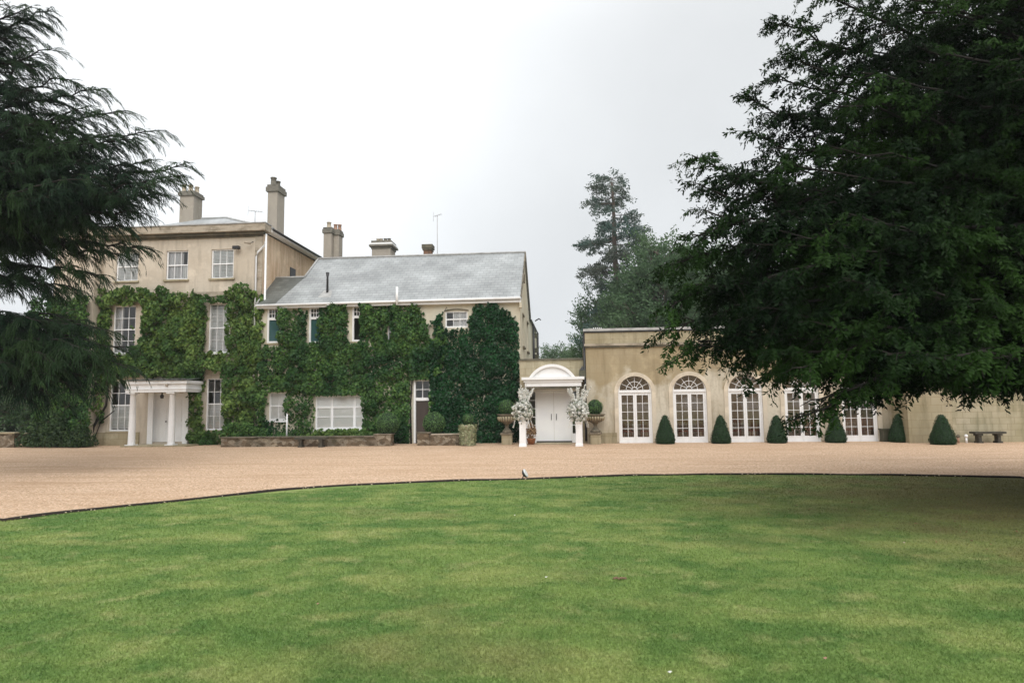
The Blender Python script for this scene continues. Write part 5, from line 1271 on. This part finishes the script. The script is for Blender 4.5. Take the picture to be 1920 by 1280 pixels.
def climber(name, label, Y, polys, holes, mname, seed, dens=750, leaf=.12, thick=.34, lift=0.06, thin=None, stems=None):
    g = np.random.default_rng(seed)
    W = [[at(a, b, Y) for a, b in p] for p in polys]
    xs = [q[0] for p in W for q in p]; zs = [q[1] for p in W for q in p]
    x0, x1, z0, z1 = min(xs), max(xs), max(0.02, min(zs)), max(zs)
    n = int((x1 - x0) * (z1 - z0) * dens); x = g.uniform(x0, x1, n); z = g.uniform(z0, z1, n)
    jx = x + .07 * np.sin(z * 9 + seed) + .05 * np.sin(z * 23); jz = z + .08 * np.sin(x * 8 + seed) + .06 * np.sin(x * 19 + 1) + .04 * np.sin(x * 41)
    ok = np.zeros(n, bool)
    for p in W: ok |= pip(jx, jz, p)
    for (a, b, c, d) in holes: ok &= ~((x > a - .02 + .03 * np.sin(z * 17)) & (x < b - .05 * np.abs(np.sin(z * 13)) ) & (z > c + .04 * np.sin(x * 15)) & (z < d))
    x, z = x[ok], z[ok]
    L = Lumps(seed, x0, x1, z0, z1); h = L(x, z)
    if thin is not None:
        keep = g.random(len(x)) < thin(x, z); x, z, h = x[keep], z[keep], h[keep]
    eps = .04; gx = (L(x + eps, z) - h) / eps * thick; gz = (L(x, z + eps) - h) / eps * thick
    n = len(x); y = Y - lift - thick * h - g.normal(0, .03, n) + g.random(n) ** 2 * .16
    N = norm(np.stack([-(-gx) * -1 * 1.0, -np.ones(n), -(gz) * -1], 1))
    N = norm(np.stack([-gx, -np.ones(n), -gz], 1) * np.array([1, 1, 1])) 
    N = norm(N * np.array([1.2, 1, 1.2]) + np.array([0, -.1, .6]) + g.normal(0, .45, (n, 3)))
    dn = np.array([0, -.25, -1.0]); U = norm(dn - N * (N @ dn)[:, None] + g.normal(0, .35, (n, 3))); N = norm(N - U * np.sum(N * U, 1)[:, None])
    s = leaf * (.6 + .75 * g.random(n)); C = np.stack([x, y, z], 1)
    V = leaf_quads(C, N, U, s, s * .82); V[:, 2] -= N * (s * .18)[:, None]
    t = thing(name, label, 'climber', ((x0 + x1) / 2, Y - .2, 0), 'climbing plants on the walls')
    link_mesh('leaves', quads_mesh('leaves', V), M[mname], t)
    if stems:
        for pts_, r in stems:
            mb = MB()
            P_ = [(at(a, b, Y - .12)[0], Y - .12 - .04 * math.sin(i), max(0, at(a, b, Y - .12)[1])) for i, (a, b) in enumerate(pts_)]
            mb.tube(P_, [r * (1 - .6 * i / len(P_)) for i in range(len(P_))], 6); mb.build('stem', M['bark'], t)
    return t
hm = [tuple(r) for r in (midw[0], midw[1], lowr[0], lowr[1])]
topm = [(165, 556), (185, 543), (215, 549), (235, 538), (262, 541), (290, 548), (315, 540), (340, 552), (370, 548), (385, 557), (400, 560), (428, 556), (440, 540), (452, 533), (468, 536), (478, 548), (494, 556), (496, 600)]
pm = [topm + [(498, 700), (496, 835), (420, 833), (420, 700), (392, 690), (387, 700), (386, 838), (357, 838), (359, 712), (300, 706), (238, 706), (205, 712), (203, 780), (190, 800), (165, 790)],
      [(384, 806), (425, 806), (425, 836), (384, 836)]]
hm2 = hm + [(midw[0][1] - .01, midw[0][1] + .38, midw[0][2] + .35, midw[0][3] + .15)]
def thinm(x, z):
    lo = at(205, 800, YM)[0]; return np.where((x < lo) & (z < 2.6), .35, 1.0)
climber('wall_creeper', 'yellow green creeper covering the manor house around the windows and over the portico', YM - .05, pm, hm2, 'creeper', 11, leaf=.155, thick=.46, thin=thinm, dens=560,
        stems=[([(170, 838), (176, 800), (200, 760), (205, 700)], .07), ([(170, 838), (150, 790), (120, 740)], .05), ([(172, 838), (190, 790), (215, 770)], .04)])
pb = [[(60, 560), (90, 552), (130, 560), (150, 552), (172, 556), (172, 838), (100, 838), (70, 800), (60, 700)]]
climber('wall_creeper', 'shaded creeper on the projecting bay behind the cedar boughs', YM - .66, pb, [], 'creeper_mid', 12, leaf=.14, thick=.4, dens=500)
hw = [tuple(r) for r in (wF, wG)] + [(wH[0] - .12, wH[1] + 0.0, 0, wH[3]), (wA[0] - .3, wA[1] - .04, wA[2] - .05, 9), (wB[0], wB[1] - .2, wB[2], 9), (wC[0] - .12, wC[1] - .2, wC[2], 9), (wE[0] + .02, wE[1] - .1, wE[2] + .2, wE[3] - .3)]
wp = [[(488, 650), (523, 648), (524, 584), (540, 580), (560, 584), (574, 582), (578, 590), (579, 645), (598, 640), (599, 580), (610, 571), (635, 568), (655, 576), (656, 645), (676, 640), (678, 574), (700, 569), (725, 566), (740, 572), (770, 570), (788, 576), (798, 600), (806, 625), (812, 640), (822, 612), (832, 620), (842, 660), (812, 720), (808, 832), (800, 834), (488, 834)]]
def thinw(x, z):
    a = at(500, 760, YW)[0]; b = at(592, 760, YW)[0]; return np.where((x > a) & (x < b) & (z < 2.3), .5, 1.0)
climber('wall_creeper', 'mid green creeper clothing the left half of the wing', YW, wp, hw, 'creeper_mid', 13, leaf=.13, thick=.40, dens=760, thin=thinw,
        stems=[([(771, 834), (770, 760), (774, 700)], .04), ([(800, 640), (806, 610), (830, 590), (838, 575)], .02)])
hi = [tuple((wD[0] - .05, wD[1] + .02, wD[2], wD[3] + .3)), (wH[0] - .1, wH[1] - .03, 0, wH[3])]
ip = [[(806, 834), (806, 640), (820, 640), (835, 618), (878, 617), (880, 596), (888, 580), (903, 573), (918, 571), (926, 561), (934, 564), (938, 578), (948, 578), (952, 592), (962, 598), (967, 590), (969, 606), (974, 622), (975, 834)],
      [(812, 604), (826, 588), (833, 598), (831, 622), (815, 622)]]
climber('wall_ivy', 'dark green ivy covering the right half of the wing up to its gable corner', YW, ip, hi, 'ivy', 14, leaf=.10, thick=.30, dens=1150)
sp = [[(600, 805), (680, 803), (700, 812), (700, 826), (590, 826), (560, 822)]]
climber('wall_creeper', 'low fringe of fresh green leaves along the rubble wall under the wide window', YW - .55, sp, [], 'creeper', 15, leaf=.10, thick=.3, dens=900)
px_s = [[(418, 800), (440, 792), (480, 796), (500, 812), (560, 818), (600, 822), (600, 836), (418, 836)]]
climber('wall_creeper', 'dark low shrub growth behind the left end of the rubble wall', YW - .6, px_s, [], 'creeper_mid', 16, leaf=.11, thick=.35, dens=700)

# ------------------------------------------------------------------ thin misty air
hz = bpy.data.materials.new('misty_air'); hz.use_nodes = True
hn, hl = hz.node_tree.nodes, hz.node_tree.links; hn.clear()
pv = hn.new('ShaderNodeVolumePrincipled'); pv.inputs['Color'].default_value = (.93, .96, 1, 1); pv.inputs['Density'].default_value = 0.0005
ho = hn.new('ShaderNodeOutputMaterial'); hl.new(pv.outputs[0], ho.inputs['Volume'])
tag(MB().box(-610, 610, -310, 910, -1.1, 32).build('haze', hz), 'thin misty air over the whole garden', 'haze', kind='stuff')
# ------------------------------------------------------------------ trees
def sprig_template(kind, g):
    C, N, U, L, W = [], [], [], [], []
    if kind == 'yew':
        K, ln = 17, .17
        for k in range(K):
            t = g.random(); s = g.choice([-1, 1])
            u = np.array([.5 + g.normal(0, .25), .6 * s + g.normal(0, .3), -.45 + g.normal(0, .45)]); C.append(np.array([t * ln, s * .02, -.06 * t * t]) + norm(u) * .028 + g.normal(0, .012, 3)); U.append(norm(u)); N.append(norm(np.array([.25, g.normal(0, .6), 1]))); L.append(.066 * g.uniform(.7, 1.3)); W.append(.024)
    elif kind == 'cedar':
        K, ln = 20, .42
        for k in range(K):
            t = (k + .5) / K; s = 1 if k % 2 else -1
            u = np.array([.95, .34 * s + g.normal(0, .12), -.18 - .5 * t + g.normal(0, .18)]); C.append(np.array([t * ln, s * .028, -.10 * t * t])); U.append(norm(u)); N.append(norm(np.array([.1, g.normal(0, .6), 1]))); L.append(.12 * g.uniform(.8, 1.25)); W.append(.017)
    elif kind == 'far':
        K, ln = 12, 1.0
        for k in range(K):
            t = (k + .5) / K; u = norm(g.normal(0, 1, 3) + np.array([1.2, 0, .3])); C.append(np.array([t * ln, g.normal(0, .13), g.normal(0, .13)])); U.append(u); N.append(norm(g.normal(0, 1, 3) + np.array([0, 0, .8]))); L.append(.26 * g.uniform(.7, 1.3)); W.append(.12)
    elif kind == 'pine':
        K, ln = 12, .8
        for k in range(K):
            t = (k + .5) / K; u = norm(g.normal(0, 1, 3) + np.array([.6, 0, .3])); C.append(np.array([t * ln, g.normal(0, .16), g.normal(0, .10)])); U.append(u); N.append(norm(g.normal(0, 1, 3) + np.array([0, 0, .8]))); L.append(.27 * g.uniform(.7, 1.3)); W.append(.10)
    N = np.array(N); U = np.array(U); N = norm(N - U * np.sum(N * U, 1)[:, None])
    return leaf_quads(np.array(C), N, U, L, W)
class Foliage:
    def __init__(s, kind, seed, ntpl=6):
        s.g = np.random.default_rng(seed); s.T = [sprig_template(kind, s.g) for _ in range(ntpl)]; s.pos = []; s.dir = []; s.sc = []; s.mb = MB()
    def add(s, P, D, sc): s.pos.append(P); s.dir.append(D); s.sc.append(sc)
    def quads(s):
        P = np.concatenate(s.pos); D = norm(np.concatenate(s.dir)); S = np.concatenate(s.sc); g = s.g
        up = np.array([0, 0, 1.0]) + g.normal(0, .35, (len(P), 3)); Yv = norm(np.cross(up, D)); Z = np.cross(D, Yv)
        F = np.stack([D, Yv, Z], 1)                # rows: local axes
        idx = g.integers(0, len(s.T), len(P)); out = []
        for k, T in enumerate(s.T):
            m = idx == k
            if m.any(): out.append((np.einsum('qva,nab->nqvb', T, F[m]) * S[m][:, None, None, None] + P[m][:, None, None, :]).reshape(-1, 4, 3))
        return np.concatenate(out)
def curve(p0, p1, mid, n):
    t = np.linspace(0, 1, n)[:, None]; return (1 - t) ** 2 * p0 + 2 * t * (1 - t) * mid + t ** 2 * p1
def bough(F, p0, tip, rise=.5, start=.25, blen=1.5, step=.22, sp=.09, droop=.35, rad=.09, flat=.25, size=1.0, spread=62, tubes=True, side=.6, zmin=-9):
    g = F.g; p0 = np.array(p0, float); tip = np.array(tip, float); d = tip - p0; L = np.linalg.norm(d)
    mid = (p0 + tip) / 2 + np.array([g.normal(0, .06) * L, g.normal(0, .06) * L, rise * L * .3])
    n = max(6, int(L / .4)); P = curve(p0, tip, mid, n)
    P[1:-1] += g.normal(0, .018 * min(L, 3), (n - 2, 3))
    F.mb.tube([tuple(q) for q in P], list(np.linspace(rad, rad * .1 + .004, n)), 6)
    seg = np.linalg.norm(np.diff(P, axis=0), axis=1); cum = np.concatenate([[0], np.cumsum(seg)]); T = cum[-1]
    k = 0; s = start * T
    while s < T:
        f = s / T; c = np.array([np.interp(s, cum, P[:, a]) for a in range(3)]); c2 = np.array([np.interp(min(T, s + .2), cum, P[:, a]) for a in range(3)]); c1 = np.array([np.interp(max(0, s - .2), cum, P[:, a]) for a in range(3)])
        ax = norm(c2 - c1); sd = norm(np.cross(ax, np.array([0, 0, 1.0]))) * (1 if k % 2 else -1)
        ang = R(spread * (1 - .45 * f) + g.normal(0, 14)); bd = norm(ax * math.cos(ang) + sd * math.sin(ang) + np.array([0, 0, g.normal(.02, flat)]))
        bl = blen * (1.0 - .72 * max(0, (f - .3) / .7)) * (.4 + .6 * min(1, f / .35)) * g.uniform(.6, 1.2)
        e_ = c + bd * bl + np.array([0, 0, -droop * bl * g.uniform(.3, 1.3)]); m_ = c + bd * bl * .5 + np.array([0, 0, .08 * bl])
        if e_[2] < zmin: e_[2] = zmin + g.random() * .25
        q = curve(c, e_, m_, 6)
        if tubes: F.mb.tube([tuple(v) for v in q[[0, 2, 5]]], [max(.006, rad * .22), max(.005, rad * .14), .004], 3)
        ns = max(3, int(bl / sp)); t = np.sort(g.uniform(.08, 1.0, ns)); t[-1] = 1.0
        tt = t[:, None]; B = (1 - tt) ** 2 * c + 2 * tt * (1 - tt) * m_ + tt ** 2 * e_; D = norm(2 * (1 - tt) * (m_ - c) + 2 * tt * (e_ - m_))
        S_ = norm(np.cross(D, np.array([0, 0, 1.0]))) * g.choice([-1, 1], (ns, 1)) * g.uniform(.2, 1.1, (ns, 1)) * side * 1.5
        S_[-1] *= .1
        DD = norm(D + S_ + np.stack([np.zeros(ns), np.zeros(ns), -droop * g.uniform(.1, 1.3, ns) + g.normal(.05, flat * .7, ns)], 1))
        F.add(B, DD, size * g.uniform(.7, 1.25, ns))
        s += step * g.uniform(.6, 1.4); k += 1
    F.add(tip[None, :], norm(P[-1] - P[-3])[None, :], np.array([size]))

# --- yew on the right, leaning in over the lawn
TX, TY = 10.9, 12.0
def taper_trunk(mb, x, y, h, r0, lean=(0, 0), n=12):
    mb.tube([(x + lean[0] * (k / n) + .06 * math.sin(k * 1.3), y + lean[1] * (k / n) + .06 * math.cos(k * 1.7), h * k / n - .05) for k in range(n + 1)], [r0 * (1.35 if k == 0 else 1) * (1 - .82 * k / n) + .01 for k in range(n + 1)], 14)
yew = thing('yew_tree', 'huge dark yew tree whose low boughs overhang the lawn at the right', 'tree', (TX, TY, 0))
F = Foliage('yew', 21)
g = F.g
sil = [(1512, -20, 10.5), (1455, 46, 10.5), (1478, 100, 10.2), (1466, 150, 10), (1404, 184, 10), (1415, 250, 9.8), (1470, 215, 10.5), (1298, 292, 9.6), (1318, 350, 9.8), (1345, 330, 10.5), (1328, 398, 9.6), (1300, 445, 9.4), (1255, 498, 9.4), (1262, 500, 10.2),
       (1290, 545, 9.6), (1256, 575, 9.2), (1268, 612, 9.6), (1330, 560, 10.5), (1310, 640, 9.2), (1253, 684, 9.0), (1400, 640, 9.8), (1350, 470, 10.8), (1400, 690, 9.4), (1440, 700, 9.4), (1492, 785, 8.8), (1530, 750, 8.8), (1550, 755, 9.3), (1380, 600, 9), (1420, 420, 9), (1440, 520, 8.6), (1500, 690, 8.4)]
yew_keep = set()
for (a, b, Y) in sil:
    n0_ = len(F.pos)
    tip = np.array(pt(a, b, Y)); dist = np.linalg.norm(tip[:2] - np.array([TX, TY]))
    z0 = tip[2] - .16 * dist if tip[2] > 4.2 else tip[2] + .10 * dist
    thin_ = (a, b) in ((1253, 684),)
    if (a, b) not in ((1492, 785), (1530, 750), (1550, 755), (1253, 684)):
        for (da, db, dy_) in ((80, 30, .8), (150, -10, -.5), (235, 20, .3)):
            t2 = np.array(pt(a + da + g.normal(0, 15), min(665, b + db + g.normal(0, 25)), Y + dy_)); d2 = np.linalg.norm(t2[:2] - np.array([TX, TY]))
            bough(F, (TX, TY, max(2.0, t2[2] - .15 * d2)), t2, rise=.1, start=.4, blen=1.2, step=.15, sp=.055, droop=.36, rad=.045, flat=.32, spread=58, zmin=1.8)
    keep_ = (a, b) in ((1492, 785), (1550, 755))
    bough(F, (TX, TY, max(1.9, z0)), tip, rise=.35 if tip[2] < 4.2 else -.12, start=.3 if not thin_ else .45, blen=(.75 if keep_ else 1.3) if not thin_ else .5, step=.11, sp=.045, droop=.36, rad=.06, flat=.3, spread=58)
    if (a, b) in ((1492, 785), (1550, 755), (1253, 684)): yew_keep |= set(range(n0_ + (len(F.pos) - n0_) * 2 // 3, len(F.pos)))
# skirt just above the grass, and body fillers
for k in range(52):
    az = R(95 + 190 * (k + g.random()) / 52); rr = g.uniform(5.0, 6.8) if az < R(215) else g.uniform(5.0, 6.4)
    z = g.uniform(2.15, 3.0); bough(F, (TX, TY, z + .5), (TX + rr * math.cos(az), TY + rr * math.sin(az), z), rise=.18, start=.25, blen=1.35, step=.17, sp=.06, droop=.22, rad=.06, flat=.14, zmin=1.8)
for k in range(170):
    z = 3.0 + 10.2 * ((k + g.random()) / 170) ** 1.0; az = R(g.uniform(95, 290)); Rz = np.interp(z, [2, 3.4, 5, 8, 13], [6.2, 6.8, 7.2, 6.4, 3.6]) * g.uniform(.6, .93)
    if az > R(225): Rz *= .85
    bough(F, (TX, TY, max(1.5, z - .18 * Rz)), (TX + Rz * math.cos(az), TY + Rz * math.sin(az), z), rise=.1, start=.3, blen=1.4, step=.17, sp=.06, droop=.38, rad=.065, flat=.3, zmin=1.8)
for k in range(84):  # boughs out of view, thickened with big leaves to deepen the lawn shade
    z = 2.6 + 10 * g.random(); az = R(g.uniform(-70, 95)); Rz = np.interp(z, [2, 5, 8, 13], [7, 6.5, 6, 3.4]) * g.uniform(.7, .95)
    bough(F, (TX, TY, max(1.9, z - .18 * Rz)), (TX + Rz * math.cos(az), TY + Rz * math.sin(az), z), rise=.1, start=.3, blen=1.4, step=.28, sp=.11, droop=.42, rad=.08, size=1.7, zmin=1.8)
low = set()
for i_ in range(len(F.pos)):      # browse line: nothing green hangs lower than about head height
    m_ = F.pos[i_][:, 2] > 1.80 + .12 * np.sin(F.pos[i_][:, 0] * 3) + .10 * np.sin(F.pos[i_][:, 1] * 5 + F.pos[i_][:, 0] * 2)
    if i_ in yew_keep: m_[:] = True
    F.pos[i_] = F.pos[i_][m_]; F.dir[i_] = F.dir[i_][m_]; F.sc[i_] = F.sc[i_][m_]
V = F.quads(); print('yew leaves', len(V))
link_mesh('crown', quads_mesh('crown', V), M['yew'], yew)
F.mb.build('branches', M['bark'], yew)
mb = MB(); taper_trunk(mb, TX, TY, 13.5, .55); mb.build('trunk', M['bark'], yew)

n_ = 900; g_ = np.random.default_rng(5); a_ = g_.uniform(0, 2 * np.pi, n_); r_ = 7.2 * np.sqrt(g_.random(n_)); C = np.stack([TX - 1 + r_ * np.cos(a_), TY - .5 + r_ * np.sin(a_) * .9, np.full(n_, LZ + .018)], 1)
C = C[np.hypot(C[:, 0] - LCX, C[:, 1] - LCY) < LR - .1]; n_ = len(C)
M['litter'] = leaf_mat('leaf_litter', (0.05, 0.03, 0.015), (0.30, 0.19, 0.09), .1, .8)
N_ = norm(np.array([0, 0, 1.]) + g_.normal(0, .25, (n_, 3))); U_ = norm(np.cross(N_, g_.normal(0, 1, (n_, 3))))
tag(link_mesh('leaf_litter', quads_mesh('leaf_litter', leaf_quads(C, N_, U_, g_.uniform(.03, .06, n_), g_.uniform(.015, .03, n_))), M['litter']), 'brown leaf litter strewn on the lawn under the yew', 'leaf litter', kind='stuff')
# --- cedar on the left
CX, CYY = -19.5, 18.0
ced = thing('cedar_tree', 'large dark cedar with layered drooping boughs at the left edge', 'tree', (CX, CYY, 0))
F = Foliage('cedar', 31); g = F.g
csil = [(92, 22, 17), (60, 12, 16.5), (40, 70, 17), (98, 92, 17), (70, 120, 16.5), (130, 150, 17), (185, 168, 17), (165, 200, 16.5), (228, 208, 17), (292, 245, 17), (250, 262, 16.5), (348, 306, 17), (332, 330, 16.5), (310, 365, 17.3), (285, 300, 17.5), (265, 400, 17), (300, 340, 16),
        (285, 468, 17), (230, 478, 17.4), (190, 515, 16.8), (150, 545, 17.2), (95, 535, 17), (215, 425, 16.5), (240, 360, 16), (150, 300, 16), (200, 250, 16.5), (120, 220, 16.5),
        (100, 610, 17), (160, 600, 17.5), (205, 620, 17), (232, 650, 17), (238, 690, 16.8), (210, 705, 16.5), (180, 722, 17), (140, 735, 16.5), (95, 742, 17), (50, 748, 16.5), (20, 690, 16), (60, 640, 16.2), (120, 680, 16), (170, 660, 16.2)]
for (a, b, Y) in csil:
    tip = np.array(pt(a, b, Y)); dist = np.linalg.norm(tip[:2] - np.array([CX, CYY]))
    if b > 590: z0 = 4.0 + .25 * g.random(); rise = .25
    elif b > 410: z0 = tip[2] + .9; rise = .12
    else: z0 = tip[2] - .12 * dist; rise = .18
    for (da, db, dy_) in ((-70, 12, .7), (-130, -8, -.6)):
        if (b < 240 or b > 640) and g.random() < .6: continue
        if b > 590: db += 8
        t2 = np.array(pt(a + da + g.normal(0, 12), b + db + g.normal(0, 12), Y + dy_))
        if 4.1 < t2[2] < 5.6 or (410 < b < 590 and a > 160): continue
        bough(F, (CX, CYY, max(2.2, z0)), t2, rise=rise, start=.35, blen=1.3, step=.17, sp=.095, droop=.42, rad=.05, flat=.12, spread=52, side=.4, size=.95)
    bough(F, (CX, CYY, max(2.2, z0)), tip, rise=rise, start=.28, blen=1.5, step=.13, sp=.08, droop=.32, rad=.08, flat=.07, spread=52, side=.4, size=.95)
for k in range(56):
    z = 2.0 + 12 * ((k + g.random()) / 56); az = R(g.uniform(-75, 60)); Rz = np.interp(z, [2, 6, 8.4, 10.3, 14], [8.0, 8.3, 7.6, 5.0, 3.0]) * g.uniform(.6, .88)
    if 6.3 < z < 7.3: Rz = min(Rz, 5.8)
    if 4.0 < z < 6.4 or 10.3 < z < 12.2 or (z < 4 and g.random() < .4): continue
    bough(F, (CX, CYY, z if z > 4 else 3.9), (CX + Rz * math.cos(az), CYY + Rz * math.sin(az), z), rise=.16, start=.3, blen=1.6, step=.17, sp=.10, droop=.30, rad=.09, flat=.06, spread=55, side=.45, size=1.1)
for k in range(20):
    z = 6.5 + 7 * g.random(); az = R(g.uniform(60, 285)); Rz = 6.5 * g.uniform(.6, 1)
    bough(F, (CX, CYY, z), (CX + Rz * math.cos(az), CYY + Rz * math.sin(az), z + .2), rise=.16, start=.3, blen=1.5, step=.45, sp=.2, droop=.4, rad=.09, size=1.5)
V = F.quads(); print('cedar leaves', len(V))
link_mesh('crown', quads_mesh('crown', V), M['cedar'], ced)
F.mb.build('branches', M['bark'], ced)
mb = MB(); taper_trunk(mb, CX, CYY, 15.5, .6); mb.build('trunk', M['bark'], ced)

# --- trees beyond the orangery
def far_tree(name, label, px, Y, top_px, mname, prof, kind, seed, nb, blen, step, sp, size, up=.2, r0=.45, base=0, lean=0, droop=.1, start=.3, gap=None, rad=.12):
    """prof: (height fraction, radius in m) pairs"""
    X = at(px, 600, Y)[0]; H_ = at(px, top_px, Y)[1]
    t = thing(name, label, 'tree', (X, Y, 0)); F = Foliage(kind, seed); g = F.g
    fs = [q[0] for q in prof]; rs = [q[1] for q in prof]
    for k in range(nb):
        f = fs[0] + (1 - fs[0]) * ((k + g.random()) / nb); az = g.uniform(0, 2 * math.pi); Rr_ = float(np.interp(f, fs, rs)) * g.uniform(.6, 1.05)
        if gap and gap(f, az, g): continue
        bx = X + lean * f; z = H_ * f
        bough(F, (bx, Y, max(1, z - up * Rr_)), (bx + Rr_ * math.cos(az), Y + Rr_ * math.sin(az), z), rise=.1, start=start, blen=blen, step=step, sp=sp, droop=droop, rad=rad, flat=.3, size=size)
    V = F.quads(); print(name, len(V))
    link_mesh('crown', quads_mesh('crown', V), M[mname], t); F.mb.build('branches', M['farbark'], t)
    mb = MB(); taper_trunk(mb, X, Y, H_ * (.98 if kind == 'pine' else .6), r0, (lean, 0)); mb.build('trunk', M['farbark'], t)
    return t
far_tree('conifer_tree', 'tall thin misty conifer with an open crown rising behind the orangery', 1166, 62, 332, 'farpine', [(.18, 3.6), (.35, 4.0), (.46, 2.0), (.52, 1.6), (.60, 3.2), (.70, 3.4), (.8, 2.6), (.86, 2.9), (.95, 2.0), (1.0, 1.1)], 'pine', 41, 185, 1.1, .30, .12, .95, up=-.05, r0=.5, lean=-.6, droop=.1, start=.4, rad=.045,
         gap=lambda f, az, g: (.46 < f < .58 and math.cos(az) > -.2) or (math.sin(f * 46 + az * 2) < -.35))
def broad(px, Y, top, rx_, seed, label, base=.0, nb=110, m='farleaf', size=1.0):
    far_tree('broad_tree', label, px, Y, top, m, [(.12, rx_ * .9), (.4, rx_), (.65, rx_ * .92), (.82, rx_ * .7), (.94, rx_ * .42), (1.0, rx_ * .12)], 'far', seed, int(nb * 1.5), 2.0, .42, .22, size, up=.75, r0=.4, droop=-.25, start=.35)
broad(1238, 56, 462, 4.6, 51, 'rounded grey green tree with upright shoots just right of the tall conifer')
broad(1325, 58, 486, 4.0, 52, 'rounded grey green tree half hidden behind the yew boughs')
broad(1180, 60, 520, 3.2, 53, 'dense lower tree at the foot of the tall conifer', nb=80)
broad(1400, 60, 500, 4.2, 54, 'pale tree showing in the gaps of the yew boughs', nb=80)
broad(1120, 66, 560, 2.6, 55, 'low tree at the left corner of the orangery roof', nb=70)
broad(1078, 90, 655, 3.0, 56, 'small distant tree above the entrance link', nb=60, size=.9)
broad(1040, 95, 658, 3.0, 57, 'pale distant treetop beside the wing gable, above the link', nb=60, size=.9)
for px_, Y, tp, rx_, sd_, lab in ((-40, 48, 640, 5, 61, 'leafy tree beyond the low wall at the far left edge'), (30, 52, 690, 4, 62, 'green bushy tree beyond the low wall, left of the bay'), (75, 45, 720, 3, 63, 'dark bushy shrub beside the left bay'), (-120, 50, 600, 6, 64, 'tree outside the left edge beyond the garden')):
    far_tree('garden_tree', lab, px_, Y, tp, 'shrub', [(.1, rx_), (.5, rx_), (.8, rx_ * .7), (1, rx_ * .2)], 'far', sd_, 70, 1.8, .6, .32, .9, up=.4, r0=.3, start=.3)
for px_, Y, sd_, r_, h_, lab in ((110, 30.0, 71, .9, 1.5, 'small rough shrub at the foot of the left bay'), (150, 29.8, 72, .7, .9, 'low dark shrub beside the creeper stems'), (70, 30.2, 73, .8, 1.2, 'arching shrub behind the end of the low garden wall')):
    X = at(px_, 800, Y)[0]; t = thing('garden_shrub', lab, 'shrub', (X, Y, 0)); g = np.random.default_rng(sd_); n = 2600
    d = norm(g.normal(0, 1, (n, 3))); d[:, 2] = np.abs(d[:, 2]); C = np.array([X, Y, .05]) + d * np.array([r_, r_ * .8, h_]) * (g.random((n, 1)) ** .4) * (1 + .25 * np.sin(d[:, :1] * 7 + d[:, 2:] * 9))
    link_mesh('leaves', quads_mesh('leaves', leaf_quads(C, norm(d + g.normal(0, .6, (n, 3))), norm(g.normal(0, 1, (n, 3)) + np.array([0, 0, -.4])), .09 + .05 * g.random(n), .05 + .03 * g.random(n))), M['shrub'], t)
    mb = MB()
    for k in range(7): a = k * .9; mb.tube([(X, Y, 0), (X + r_ * .3 * math.cos(a), Y + r_ * .3 * math.sin(a), h_ * .5), (X + r_ * .6 * math.cos(a), Y + r_ * .6 * math.sin(a), h_ * .85)], [.02, .014, .005], 4)
    mb.build('stems', M['bark'], t)
